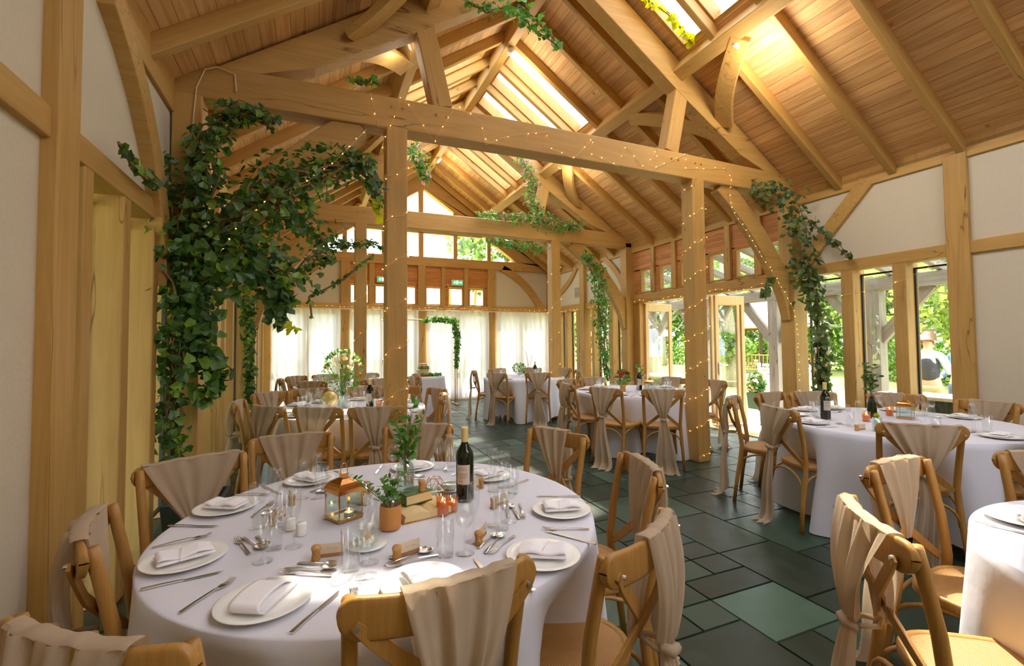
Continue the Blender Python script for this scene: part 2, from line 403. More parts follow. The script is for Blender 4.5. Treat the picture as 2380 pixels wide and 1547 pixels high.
# ------------------------------------------------------------------ ceiling: boards, rafters, purlins, ridge
ceil = empty('ceiling'); tag(ceil, 'boarded oak roof with exposed rafters over the hall', kind='structure')
SKYS = {1: [(-3.1, -.55), (3.04, 4.10), (5.95, 9.57)], -1: [(-3.1, 4.10), (5.95, 9.57)]}  # hindmost right opening and rear stretch of the left one added for top light
SKY_X = (.17, 1.46)     # distance from the ridge line
def slope_pt(side, d, y, off=0.0):
    """d: horizontal distance from the ridge, off: perpendicular offset above the boards"""
    return Vector((RX + side*d + side*off*SL/SLN, y, ZR - SL*d + off/SLN))
def sheet(side):
    o = bpy.data.objects.new('board_lining', None)
    ds = [0, SKY_X[0], SKY_X[1], 3.62]; yb = [YB] + [q for ab in SKYS[side] for q in ab] + [Y3+.3]
    b = MB()
    for i in range(3):
        for j in range(len(yb)-1):
            if i == 1 and j % 2 == 1: continue
            b.box(yb[j], yb[j+1], ds[i]*SLN, ds[i+1]*SLN, 0, .05)
    o = b.build('board_lining', BOARDC, ceil)
    X = Vector((0,1,0)); Y = Vector((side, 0, -SL)).normalized(); Z = X.cross(Y)
    if Z.z < 0:    # mirror side: keep Z up by flipping along-ridge axis
        X = -X; Z = X.cross(Y)
        for v in o.data.vertices: v.co.x = -v.co.x
        o.data.flip_normals()
    Mx = Matrix((X, Y, Z)).transposed().to_4x4(); Mx.translation = Vector((RX, 0, ZR)); o.matrix_local = Mx
    # outer roof covering, so no light leaks
    b2 = MB()
    for i in range(3):
        for j in range(len(yb)-1):
            if i == 1 and j % 2 == 1: continue
            b2.box(yb[j], yb[j+1], ds[i]*SLN, ds[i+1]*SLN + (.5 if i == 2 else 0), .055, .17)
    o2 = b2.build('roof_covering', plain('roof_tile', (120,100,84), .9), ceil)
    if side*1 < 0 or True:
        if X.y < 0:
            for v in o2.data.vertices: v.co.x = -v.co.x
            o2.data.flip_normals()
    o2.matrix_local = Mx
for s in (1, -1): sheet(s)
RAFT_Y = [-2.9,-2.3,-1.7,-1.1,-.5,.1,.72,1.25,1.86,2.48,3.09,3.67,4.74,5.33,5.92,6.54,7.13,8.40,9.0,9.6,10.2,10.8,11.35]
for s in (1, -1):
    for y in RAFT_Y:
        beam('rafter', slope_pt(s, .05, y, -.062), slope_pt(s, 3.6, y, -.062), .075, .13, OAK, ceil, up=(s*SL,0,1))
    beam('purlin', slope_pt(s, 1.60, YB, -.10), slope_pt(s, 1.60, Y3, -.10), .16, .24, OAK, ceil, up=(s*SL,0,1))
beam('ridge_beam', (RX, YB, 5.66), (RX, Y3, 5.66), .12, .22, OAK, ceil)
# wind braces between principals and purlins, in the plane under the rafters
for s in (1, -1):
    for yt, sgn in ((Y1, -1), (Y1+.2, 1), (Y2, -1), (Y2+.2, 1), (Y3, -1)):
        pts = []
        for t in [i/8 for i in range(9)]:
            d = 2.32 - (2.32-1.66)*t
            y = yt + sgn*.82*(t-.12*math.sin(PI*t))
            pts.append(slope_pt(s, d, y, -.19))
        b = MB(); b.strip(pts, (s*SL, 0, 1), .2, .07); b.build('wind_brace', OAK, ceil, bevel=.006)
# skylights
wn = 0
for s in (1, -1):
    for gi, (ya, yb) in enumerate(SKYS[s]):
        wn += 1
        w = empty('window_%d' % wn); tag(w, '%s roof skylight on the %s slope' % ('far' if ya > 5 else 'near' if yb > 3 else 'added unseen hindmost', ('left', '', 'right')[s+1]), kind='structure')
        ys = [y for y in RAFT_Y if ya-.1 < y < yb+.1]
        if ya > 5: ys = sorted(ys + [7.72+.12])
        if abs(yb-4.1) < .01: ys = ys + [4.16]
        fr = MB()
        d0, d1 = SKY_X
        def slab(p0, p1, w_, h_):
            x = (p1-p0); ln = x.length; x.normalize(); u = Vector((s*SL,0,1)).normalized(); yv = u.cross(x)
            vs = [];
            for aa in (0, 1):
                for (bb, cc) in ((-1,-1),(1,-1),(1,1),(-1,1)): vs.append(tuple((p0 if aa == 0 else p1) + yv*bb*w_/2 + u*cc*h_/2))
            fr.add(vs, [(3,2,1,0),(4,5,6,7),(0,1,5,4),(1,2,6,5),(2,3,7,6),(3,0,4,7)])
        for y in ys:
            wd = .12 if y not in (7.84, 4.16) else .2
            slab(slope_pt(s, d0, y, .085), slope_pt(s, d1, y, .085), wd, .17)
        for d in (d0, d1): slab(slope_pt(s, d, ya, .085), slope_pt(s, d, yb, .085), .05, .17)
        fr.build('frame', WHITEFR if False else OAKZ, w, bevel=.004)
        for i in range(len(ys)-1):
            if ys[i+1]-ys[i] < .3: continue
            g = MB(); a, b_ = ys[i]+.06, ys[i+1]-.06
            q = [slope_pt(s, d0+.02, a, .15), slope_pt(s, d0+.02, b_, .15), slope_pt(s, d1-.02, b_, .15), slope_pt(s, d1-.02, a, .15)]
            g.add([tuple(p) for p in q], [(0,1,2,3)]); g.build('pane', PANE, w)

b = MB(); q = [slope_pt(-1, .98, 1.9, .045), slope_pt(-1, .98, 4.06, .045), slope_pt(-1, 1.45, 4.06, .045), slope_pt(-1, 1.45, 1.9, .045)]  # sheet added to trim the sun patch coming through the left skylight
b.add([tuple(p) for p in q], [(0,1,2,3)]); o = b.build('sun_block_blind', cloth('sun_block_fabric', (214,200,176), .2), None, solid=.004); tag(o, 'beige blind added over the near left skylight to block sun', 'blind')
# ------------------------------------------------------------------ trusses
def truss(name, label, y, wsec=.2):
    t = empty(name, (0,0,0)); tag(t, label, 'roof truss', kind='structure')
    d = .2; ym = y + d/2
    # tie beam, slightly cambered
    b = MB(); n = 14; poly = []
    for i in range(n+1):
        x = XL+ (XR-XL)*i/n; c = .012*math.sin(PI*i/n); poly.append((x, 3.352+c))
    for i in range(n, -1, -1):
        x = XL+ (XR-XL)*i/n; c = .035*math.sin(PI*i/n); poly.append((x, 3.625+c))
    vs = []; m = n+1
    b.M = Matrix.Identity(4)
    for i in range(m):
        lo = poly[i]; hi = poly[2*m-1-i]
        vs += [(lo[0], y, lo[1]), (lo[0], y+d, lo[1]), (hi[0], y+d, hi[1]), (hi[0], y, hi[1])]
    fs = []
    for i in range(n):
        for k in range(4): fs.append((i*4+k, i*4+(k+1) % 4, i*4+4+(k+1) % 4, i*4+4+k))
    fs += [(0,1,2,3), (n*4+3, n*4+2, n*4+1, n*4)]
    b.add(vs, fs); b.build('tie_beam', OAK, t, bevel=.012)
    beam('main_post', (XL+.08, ym, 0), (XL+.08, ym, 3.45), d, .2, OAK, t, up=(1,0,0))
    beam('main_post', (XR-.02, ym, 0), (XR-.02, ym, 3.45), d, .26, OAK, t, up=(1,0,0))
    for x in (.668, 4.23): beam('inner_post', (x, ym-.005, 0), (x, ym-.005, 3.38), .19, .185, OAK, t, up=(1,0,0))
    for x in (.668, 4.23):   # skirting block at the foot
        pass
    for s in (-1, 1):
        # principal rafter: vertical band under the boards
        b = MB(); X = lambda q: RX + s*q
        poly = [(X(0), ZR-.05), (X(3.5), roofz(X(3.5))-.02), (X(3.5), roofz(X(3.5))-.10), (X(3.0), 3.60), (X(2.5), roofz(X(2.5))-.36), (X(1.6), roofz(X(1.6))-.42), (X(0), ZR-.45)]
        b.prism(poly, y+.012, y+d-.012); o = b.build('principal_rafter', OAK, t, bevel=.01)
        beam('strut', (X(1.38), ym, 3.66), (X(1.555), ym, 4.42), d*.8, .19, OAK, t, up=(1,0,0))
        if s == 1: pts = [(5.93,1.72),(5.82,2.05),(5.6,2.42),(5.28,2.82),(4.98,3.12),(4.66,3.38)]
        else: pts = [(-.90,1.72),(-.80,2.05),(-.59,2.42),(-.28,2.82),(.02,3.12),(.34,3.38)]
        curved('arch_brace', pts, .24, y+.04, y+.16, OAK, t)
    # pegs
    b = MB()
    for x in (1.03, 1.13, 3.83, 3.93, .62, .72, 4.19, 4.28, XL+.12, XR-.12):
        b.lathe([(0,-.012),(.011,-.012),(.011,.0),(0,.0)], 8); nv = 16+2
        k = len(b.v)-18
        for i in range(k, len(b.v)):
            q = b.v[i]; b.v[i] = (x+q[0], y+q[2]+.0, 3.56+q[1])
    b.build('pegs', OAKZ, t)
    return t
truss('roof_truss', 'nearest oak truss, its tie beam crossing the picture with two inner posts', Y1)
truss('roof_truss', 'middle oak truss beyond the first, hung with creeper on its right half', Y2)

# ------------------------------------------------------------------ side walls
def wall_side(side):
    nm = 'wall_left' if side < 0 else 'wall_right'
    w = empty(nm); tag(w, 'timber framed cream plaster wall on the %s' % ('left' if side < 0 else 'right'), kind='structure')
    x = XL if side < 0 else XR
    o = side     # outward direction
    def member(n, y0, y1, z0, z1, t=.16, inset=0.0, mat=OAK, horiz=True, prot=0.0):
        xa = x + o*inset - o*prot; xb = xa + o*(t+prot)
        xm = (xa+xb)/2; th = abs(xb-xa)
        if horiz: return beam(n, (xm, y0, (z0+z1)/2), (xm, y1, (z0+z1)/2), th, z1-z0, mat, w)
        return beam(n, (xm, (y0+y1)/2, z0), (xm, (y0+y1)/2, z1), y1-y0, th, mat, w, up=(1,0,0))
    def panel(y0, y1, z0, z1, inset=.03, t=.12, mat=PLASTER, n='plaster_panel'):
        b = MB(); xa = x+o*inset; xb = xa+o*t; b.box(min(xa,xb), max(xa,xb), y0, y1, z0, z1); return b.build(n, mat, w)
    member('wall_plate', YB, Y3, 3.2 if side < 0 else 3.245, 3.36 if side < 0 else 3.39)
    member('mid_rail', YB, Y1, 2.27, 2.40, prot=.005)
    member('mid_rail', Y1, Y3, 2.235, 2.375, prot=.005)
    bl = MB(); xa = x+o*.0; xb = x+o*.3; bl.box(min(xa,xb), max(xa,xb), YB, Y3, 3.34, 3.62); bl.build('eaves_board', OAKZ, w)
    for y0 in (.62, 2.44): member('wall_post', y0, y0+.19, 0, 3.3, prot=.02 if side > 0 else .03, horiz=False, t=.2)
    member('wall_post', -1.15, -.95, 0, 3.3, horiz=False, t=.2)
    return w, member, panel
wl, mem, pan = wall_side(-1)
pan(YB, Y1+.1, 2.38, 3.22)
pan(YB, 2.44, -.0, 2.3)
# left glazing bay near: deep oak mullions
def deep(member_w, side, y0, y1, z0, z1, depth=.26, inn=.0, mat=OAK):
    x = XL if side < 0 else XR
    xm = x + side*(depth/2 - inn)
    return beam('mullion', (xm, (y0+y1)/2, z0), (xm, (y0+y1)/2, z1), y1-y0, depth, mat, member_w, up=(1,0,0))
for y0, y1 in ((2.76,2.86),(3.25,3.36),(3.78,3.88)): deep(wl, -1, y0, y1, 0, 2.28)
for ya, yb in ((4.72,4.82),(5.25,5.35),(5.78,5.98),(6.45,6.55),(7.05,7.15)): deep(wl, -1, ya, yb, 0, 2.25)
for ya, yb in ((8.45,8.55),(9.0,9.1),(9.58,9.78),(10.3,10.4),(10.9,11.0)): deep(wl, -1, ya, yb, 0, 2.25)
beam('wall_post', (XL-.06, 5.88, 0), (XL-.06, 5.88, 3.3), .19, .2, OAK, wl, up=(1,0,0))
beam('wall_post', (XL-.06, 9.68, 0), (XL-.06, 9.68, 3.3), .19, .2, OAK, wl, up=(1,0,0))
pan(Y1+.2, Y2, 2.36, 3.25); pan(Y2+.1, Y3, 2.36, 3.25)
curved('wall_brace', [(2.95,3.24),(3.2,3.1),(3.5,2.84),(3.75,2.5),(3.9,2.15),(3.97,1.85)], .17, XL-.04, XL+.05, OAK, wl, axis='x')
curved('wall_brace', [(4.95,3.26),(4.7,3.0),(4.5,2.7),(4.4,2.4)], .16, XL-.08, XL+.015, OAK, wl, axis='x')
wr, mem, pan = wall_side(1)
pan(YB, Y1+.1, 2.38, 3.26); pan(YB, 2.45, 0, 2.29)
pan(Y2+.1, Y3, 2.36, 3.26)
for y0, y1 in ((3.0,3.13),(3.55,3.69)): deep(wr, 1, y0, y1, 0, 2.28, depth=.24)
for ya, yb in ((10.5,10.62),(9.9,10.05),(9.25,9.36),(8.5,8.66),(10.95,11.05)): deep(wr, 1, ya, yb, 0, 2.25, depth=.22)
beam('wall_post', (XR+.04, 9.68, 0), (XR+.04, 9.68, 3.3), .2, .2, OAK, wr, up=(1,0,0))
curved('wall_brace', [(3.36,3.30),(3.62,3.02),(3.9,2.72),(4.15,2.42)], .17, XR-.015, XR+.08, OAK, wr, axis='x')
curved('wall_brace', [(10.0,3.3),(10.3,3.02),(10.7,2.8),(11.2,2.6)], .14, XR-.015, XR+.08, OAK, wr, axis='x')
curved('wall_brace', [(8.05,2.5),(8.3,2.9),(8.75,3.3)], .14, XR-.015, XR+.08, OAK, wr, axis='x')
# boarded strip with clerestory lights over the doors
pan(Y1+.2, Y2, 2.86, 3.26, mat=BOARDW, n='board_cladding')
CL = [(7.28,7.55),(6.70,6.99),(6.12,6.43),(5.50,5.78),(4.94,5.25),(4.45,4.7)]
mbat = [7.15,6.58,5.97,5.38,4.83]
for yb_ in mbat: beam('batten', (XR+.02, yb_, 2.38), (XR+.02, yb_, 3.25), .10, .08, OAK, wr, up=(1,0,0))
for i, (a, b_) in enumerate(CL):
    pass
edges = [4.42] + sorted(mbat) + [7.75]
cuts = sorted(CL)
for i in range(6):
    a, b_ = cuts[i]; e0, e1 = edges[i], edges[i+1]
    for q0, q1 in ((e0, a-.03), (b_+.03, e1)):
        if q1-q0 > .01: pan(q0, q1, 2.38, 2.88, mat=BOARDW, n='board_cladding')
# far vent
v = MB(); v.box(XR+.005, XR+.03, 9.85, 10.12, 2.55, 2.8); vo = v.build('wall_vent', plain('vent_grey', (196,186,160), .7)); tag(vo, 'square grey ventilation grille high on the far right plaster wall', 'vent')
v = MB()
for k in range(8): v.box(XR-.004, XR+.006, 9.87, 10.10, 2.57+k*.028, 2.585+k*.028)
v.build('slats', plain('vent_slat', (170,160,136), .7), vo)

def framed_window(name, label, rect, axis, pos, fw=.03, dep=.05, parent=None, mat=OAKZ, mull=()):
    """rect=(a0,a1,z0,z1) on plane axis=pos; frame outside the glass rect"""
    a0, a1, z0, z1 = rect
    w = empty(name); tag(w, label, kind='structure')
    b = MB()
    def bx(p0, p1, q0, q1):
        if axis == 'x': b.box(pos-dep/2, pos+dep/2, p0, p1, q0, q1)
        else: b.box(p0, p1, pos-dep/2, pos+dep/2, q0, q1)
    bx(a0-fw, a1+fw, z0-fw, z0); bx(a0-fw, a1+fw, z1, z1+fw); bx(a0-fw, a0, z0, z1); bx(a1, a1+fw, z0, z1)
    for m_ in mull: bx(m_-fw/2, m_+fw/2, z0, z1)
    b.build('frame', mat, w, bevel=.003)
    g = MB()
    if axis == 'x': g.box(pos-.003, pos+.003, a0, a1, z0, z1)
    else: g.box(a0, a1, pos-.003, pos+.003, z0, z1)
    g.build('pane', PANE, w)
    return w
wn = 5
for i, (a, b_) in enumerate(sorted(CL)):
    wn += 1; framed_window('window_%d' % wn, 'small square clerestory light above the garden doors', (a, b_, 2.42, 2.83), 'x', XR+.06)
# tall glazing between mullions: right near bay, right far bay, left bays
def glazed(side, spans, z0=.1, z1=2.2, sill=None):
    global wn
    x = (XL if side < 0 else XR)
    for a, b_ in spans:
        wn += 1
        framed_window('window_%d' % wn, 'tall fixed window between %s wall mullions' % ('left' if side < 0 else 'right'), (a+.02, b_-.02, z0, z1), 'x', x+side*.17, fw=.02, dep=.03, mat=BLACKF)
BLACKF = plain('dark_glazing_bead', (58,52,40), .6)
glazed(1, [(2.63,3.0),(3.13,3.55),(3.69,4.2)])
glazed(1, [(8.0,8.5),(8.66,9.25),(9.36,9.58),(10.05,10.5),(10.62,10.95)])
glazed(-1, [(2.63,2.76),(2.86,3.25),(3.36,3.78),(3.88,4.2)])
glazed(-1, [(4.4,4.72),(4.82,5.25),(5.35,5.78),(5.98,6.45),(6.55,7.05),(7.15,7.79)])
glazed(-1, [(8.0,8.45),(8.55,9.0),(9.1,9.58),(9.78,10.3),(10.4,10.9),(11.0,11.5)])

# ------------------------------------------------------------------ back wall
wb = empty('wall_back'); tag(wb, 'timber framed gable wall with curtained doors', kind='structure')
def bb(n, x0, x1, z0, z1, y0=Y3, t=.18, mat=OAK, prot=0.0):
    if x1-x0 > z1-z0: return beam(n, (x0, y0-prot+(t+prot)/2, (z0+z1)/2), (x1, y0-prot+(t+prot)/2, (z0+z1)/2), t+prot, z1-z0, mat, wb)
    return beam(n, ((x0+x1)/2, y0-prot+(t+prot)/2, z0), ((x0+x1)/2, y0-prot+(t+prot)/2, z1), t+prot, x1-x0, mat, wb, up=(1,0,0))
bb('eaves_beam', XL-.1, XR+.1, 3.37, 3.6, prot=.02)
bb('mid_rail', XL, XR, 2.25, 2.385, prot=.01)
for x0, x1 in ((.54,.735),(2.35,2.54),(4.19,4.40)): bb('wall_post', x0, x1, 0, 3.4, prot=.015)
bb('wall_post', XL-.1, XL+.1, 0, 3.4, prot=.02); bb('wall_post', 5.96, 6.2, 0, 3.4, prot=.02)
for x0, x1 in ((1.18,1.3),(1.66,1.78),(2.95,3.05),(3.55,3.66)): bb('stud', x0, x1, 2.38, 3.38, t=.1)
def wpanel(x0, x1, z0, z1, mat=PLASTER, n='plaster_panel', y=Y3+.05, t=.1):
    b = MB(); b.box(x0, x1, y, y+t, z0, z1); return b.build(n, mat, wb)
wpanel(XL, .56, 2.36, 3.4); wpanel(4.38, 5.98, 2.36, 3.4)
wpanel(.7, 2.4, 2.86, 3.4, BOARDW, 'board_cladding'); wpanel(2.5, 4.2, 2.86, 3.4, BOARDW, 'board_cladding')
BW = [(.77,1.15),(1.34,1.63),(2.02,2.28),(2.58,2.92),(3.15,3.5),(3.72,4.08)]
for a, b_ in (( .73,.74),(1.18,1.31),(1.66,1.98),(2.31,2.36),(2.53,2.55),(2.95,3.12),(3.53,3.69),(4.11,4.2)): wpanel(a, b_, 2.38, 2.88, BOARDW, 'board_cladding')
for i, (a, b_) in enumerate(BW):
    wn += 1; framed_window('window_%d' % wn, 'small square light in the boarded strip of the end wall', (a, b_, 2.42, 2.82), 'y', Y3+.07)
curved('wall_brace', [(4.62,3.42),(4.95,3.25),(5.35,2.92),(5.65,2.55),(5.88,2.2)], .19, Y3-.02, Y3+.09, OAK, wb)
curved('wall_brace', [(.34,3.42),(.01,3.25),(-.39,2.92),(-.69,2.55),(-.92,2.2)], .19, Y3-.02, Y3+.09, OAK, wb)
# gable glazing
gsl = .681; gap = 5.34
def gz(x): return gap - gsl*abs(x-RX)
for s in (-1, 1):
    b = MB(); X = lambda q: RX+s*q
    poly = [(X(0), ZR-.03), (X(3.5), roofz(X(3.5))-.02), (X(3.5), 3.5), (X(2.57), 3.59), (X(0), gap)]
    b.prism(poly, Y3-.02, Y3+.16); b.build('gable_rafter', OAK, wb, bevel=.008)
bb('gable_mullion', 2.37, 2.49, 3.58, gap-.02, t=.12)
for x in (.625, 1.52, 3.32, 4.24): bb('gable_mullion', x-.05, x+.05, 3.58, gz(x)+.05, t=.12)
bb('gable_rail', .9, 4.06, 4.20, 4.32, t=.1)
xs = [.0, .625, 1.52, 2.43, 3.32, 4.24, 5.0]
for i in range(6):
    a, b_ = xs[i]+.04, xs[i+1]-.04
    if i == 0: a = -.08
    if i == 5: b_ = 5.05
    wn += 1; w = empty('window_%d' % wn); tag(w, 'tall raked light in the glazed gable', kind='structure')
    g = MB(); pl = [(a, 3.6), (b_, 3.6), (b_, max(3.605, gz(b_))), (a, max(3.605, gz(a)))]
    if a < RX < b_: pl = [(a,3.6),(b_,3.6),(b_,gz(b_)),(RX,gz(RX)),(a,gz(a))]
    g.prism(pl, Y3+.06, Y3+.066); g.build('pane', PANE, w)
# doors behind the curtains: frames with glass
for k, (a, b_) in enumerate(((XL+.1,.54),(.735,2.35),(2.54,4.19),(4.40,5.96))):
    d = empty('door_%d' % (k+1)); tag(d, 'glazed door bay behind white curtains in the end wall', kind='structure')
    b = MB(); n = 2
    for i in range(n):
        x0 = a+(b_-a)*i/n; x1 = a+(b_-a)*(i+1)/n
        b.box(x0, x0+.09, Y3+.08, Y3+.13, 0, 2.25); b.box(x1-.09, x1, Y3+.08, Y3+.13, 0, 2.25)
        b.box(x0+.091, x1-.091, Y3+.081, Y3+.129, 0, .2); b.box(x0+.091, x1-.091, Y3+.081, Y3+.129, 2.13, 2.25); b.box(x0+.091, x1-.091, Y3+.081, Y3+.129, .98, 1.04)
    b.build('frame', PALEDOOR, d, bevel=.004)
    g = MB(); g.box(a+.05, b_-.05, Y3+.1, Y3+.106, .2, 2.13); g.build('pane', PANE, d)
# wall behind the camera: plastered, right half of the gable left open for fill light
wf = empty('wall_front'); tag(wf, 'unseen plastered end wall, half its gable left open for fill light', kind='structure')
b = MB()
for x in (XL, .6, 2.4, 4.2, XR): b.box(x-.1, x+.1, YB-.1, YB+.1, 0, 3.5)
b.box(XL, XR, YB-.1, YB+.1, 3.35, 3.6); b.box(XL, XR, YB-.1, YB+.1, 2.2, 2.35)
b.build('frame', OAKZ, wf)
b = MB(); b.box(XL-.3, XR+.3, YB+.02, YB+.08, 0, 3.4); b.prism([(XL-.3,3.4),(1.9,3.4),(1.9,roofz(1.9))], YB+.02, YB+.08); b.build('plaster_panel', PLASTER, wf)

# ------------------------------------------------------------------ garden doors (open leaves)
def door_leaf(num, label, x0, x1, y, hz=2.19):
    d = empty('door_%d' % num); tag(d, label, kind='structure')
    b = MB(); t = .045
    b.box(x0, x0+.075, y, y+t, .03, hz); b.box(x1-.075, x1, y, y+t, .03, hz)
    b.box(x0+.0752, x1-.0752, y+.001, y+t-.001, hz-.15, hz-.001); b.box(x0+.0752, x1-.0752, y+.001, y+t-.001, .031, .24)
    b.build('frame', PALEDOOR, d, bevel=.005)
    g = MB(); g.box(x0+.07, x1-.07, y+.02, y+.026, .23, hz-.14); g.build('pane', PANE, d)
    return d
d = door_leaf(5, 'pale wooden glazed door leaf standing open beside the lit inner post', 6.15, 6.82, 5.80)
door_leaf(6, 'second pale door leaf folded behind the first', 6.19, 6.86, 5.93)
h = MB(); h.box(6.19, 6.225, 5.775, 5.80, .86, 1.06); h.tube([(6.207,5.775,1.02),(6.207,5.735,1.02),(6.225,5.73,1.02),(6.33,5.73,1.02)], .009, 8)
h.build('handle', STEEL, d)
door_leaf(7, 'pale wooden glazed door leaf standing open at the far side of the doorway', 6.13, 6.80, 7.55)
df = empty('door_8'); tag(df, 'oak frame of the wide opening onto the terrace', kind='structure')
b = MB()
for a, c in ((7.60,7.66),(7.70,7.79),(4.41,4.47)): b.box(XR+.02, XR+.14, a, c, 0, 2.24)
b.box(XR, XR+.18, 4.4, 7.79, 2.2, 2.24)
b.build('frame', OAKZ, df, bevel=.004)
b = MB(); b.box(XR-.02, XR+.22, 4.4, 7.79, -.02, .012); b.build('threshold', OAKZ, df)

# ------------------------------------------------------------------ curtains on the end wall
def curtain(x0, x1, label, seed):
    r = random.Random(seed); ph = [r.uniform(0, 6.28) for _ in range(6)]; n = int((x1-x0)*60)
    def f(u, v):
        x = x0+(x1-x0)*u; z = .04+(2.235-.04)*v
        k = (x1-x0)*2*PI
        a = .04*math.sin(k*6.2*u+ph[0]+.5*math.sin(k*.9*u+ph[1])) + .014*math.sin(k*10.3*u+ph[2]) + .01*math.sin(k*2.1*u+ph[3]+v)
        y = Y3-.09 + a*(.45+.55*(1-v)) 
        return (x+.006*math.sin(9*v+ph[4]+u*20), y, z)
    b = MB(); b.grid(f, n, 12); o = b.build('curtain', CURTAIN, None, smooth=True)
    tag(o, label, 'curtain', 'white curtains along the end wall')
    return o
curtain(-.90, -.14, 'sheer white curtain at the far left end of the end wall', 1)
curtain(-.16, .53, 'sheer white curtain just left of the first end wall post', 2)
curtain(.75, 1.56, 'sheer white curtain right of the first end wall post, partly behind the inner post', 3)
curtain(1.56, 2.34, 'sheer white curtain behind the cake, left of the middle end wall post', 4)
curtain(2.55, 3.36, 'sheer white curtain behind the garlanded arch', 5)
curtain(3.36, 4.18, 'sheer white curtain right of the garlanded arch', 6)
curtain(4.41, 5.18, 'sheer white curtain in the left half of the far right bay', 7)
curtain(5.17, 5.95, 'sheer white curtain in the far right corner', 8)
b = MB(); b.tube([(XL+.1,Y3-.09,2.245),(XR-.02,Y3-.09,2.245)], .012, 8); tag(b.build('curtain_rail', WHITEFR), 'slim white curtain rail under the end wall rail', 'curtain rail')

# exit signs
def exit_sign(x, label):
    s = empty('exit_sign', (x, Y3-.06, 2.98)); tag(s, label, 'exit sign', None)
    b = MB(); b.box(-.15,.15,0,.05,-.07,.07); b.build('casing', plain('sign_case', (230,230,220), .5), s, bevel=.005)
    g = MB(); g.box(-.135,.135,-.004,0,-.052,.052); g.build('green_panel', SIGN, s)
    m = MB(); y0, y1 = -.008, -.004
    # running figure, door and arrow
    m.box(-.035,.02,y0,y1,-.04,.04)
    m.prism([(.05,-.01),(.085,-.01),(.085,-.03),(.12,.0),(.085,.03),(.085,.01),(.05,.01)], y0, y1)
    m.lathe([(0,-.002),(.009,-.002),(.009,.002),(0,.002)], 8, c=(0,0,0)); 
    k = len(m.v)-18
    for i in range(k, len(m.v)): q = m.v[i]; m.v[i] = (q[0]-.075, -.006+q[2], q[1]+.028)
    m.strip([(-.072,-.006,.016),(-.082,-.006,-.008)], (0,1,0), .012, .003)
    m.strip([(-.082,-.006,-.006),(-.066,-.006,-.022),(-.07,-.006,-.042)], (0,1,0), .008, .003)
    m.strip([(-.082,-.006,-.006),(-.098,-.006,-.02),(-.112,-.006,-.022)], (0,1,0), .008, .003)
    m.strip([(-.072,-.006,.014),(-.055,-.006,.004),(-.048,-.006,.012)], (0,1,0), .006, .003)
    m.strip([(-.072,-.006,.014),(-.094,-.006,.012),(-.1,-.006,.0)], (0,1,0), .006, .003)
    m.build('pictogram', SIGNW, s)
exit_sign(1.50, 'green running man exit sign with arrow, the left one on the end wall')
exit_sign(3.35, 'green running man exit sign with arrow, the right one on the end wall')

# ------------------------------------------------------------------ exterior
g = MB(); g.box(6.15, 8.5, -4, 16, -.12, -.015); tag(g.build('terrace', PAVE), 'pale stone terrace outside the garden doors', kind='structure')
g = MB()
def gr(u, v):
    x = -60+140*u; y = -30+110*v
    z = -.3 + .25*math.sin(x*.07)*math.sin(y*.05)
    if XL-1.5 < x < 9.5 and -6 < y < 14: z = -.32
    return (x, y, z)
g.grid(gr, 90, 70); tag(g.build('lawn', GRASS, smooth=True), 'sunlit lawn around the barn', kind='structure')
g = MB(); g.box(9.9, 11.2, -6, 30, -.34, -.26); tag(g.build('garden_path', PAVE), 'pale path across the lawn', kind='structure')
# fallen leaves
r = random.Random(3); g = MB()
for i in range(420):
    if i % 2: x, y, z = r.uniform(6.3,8.4), r.uniform(3.5,9), -.008
    else: x, y, z = r.uniform(8.6,13), r.uniform(3,12), -.25
    s = r.uniform(.02,.045); a = r.uniform(0,6.28)
    g.add([(x+s*math.cos(a+k*1.57)*(1 if k%2 else .6), y+s*math.sin(a+k*1.57), z+r.uniform(0,.01)) for k in range(4)], [(0,1,2,3)])
tag(g.build('fallen_leaves', leafmat('autumn_leaf', (190,140,80), (220,190,130))), 'brown leaves scattered over terrace and grass', 'leaves', kind='stuff')

# veranda on the right side
ver = empty('veranda', (8.0, 4, 0)); tag(ver, 'weathered oak veranda with braced posts outside the right wall', 'veranda')
def vb(n, p0, p1, w, h, mat=WEATHER, up=(0,0,1)):
    o = beam(n, Vector(p0)-Vector((8,4,0)), Vector(p1)-Vector((8,4,0)), w, h, mat, ver, up=up); return o
vb('eaves_beam', (8.05,-2,2.28), (8.05,12,2.28), .16, .2)
for y in (-.75,.95,2.7,4.45,6.17,7.95,9.7,11.4):
    vb('post', (8.07,y,-.1), (8.07,y,2.2), .19, .19, up=(1,0,0))
    for s in (-1, 1): vb('brace', (8.07,y+s*.06,1.42), (8.07,y+s*.72,2.2), .09, .16, up=(0,-s*.78,.66))
for k in range(22):
    y = -1.2+k*.6
    vb('rafter', (6.2,y,2.95), (8.3,y,2.36), .07, .11, mat=WEATHER)
for k in range(7): vb('rafter', (.2+k*.75,11.75,2.95), (.75+k*.75,13.6,2.35), .07, .11, mat=OAKZ)
gg = MB(); gg.add([(6.15-8,-5.5,3.03),(8.3-8,-5.5,2.43),(8.3-8,8,2.43),(6.15-8,8,3.03)], [(0,1,2,3)]); gg.build('glass_roof', CLEARV, ver)
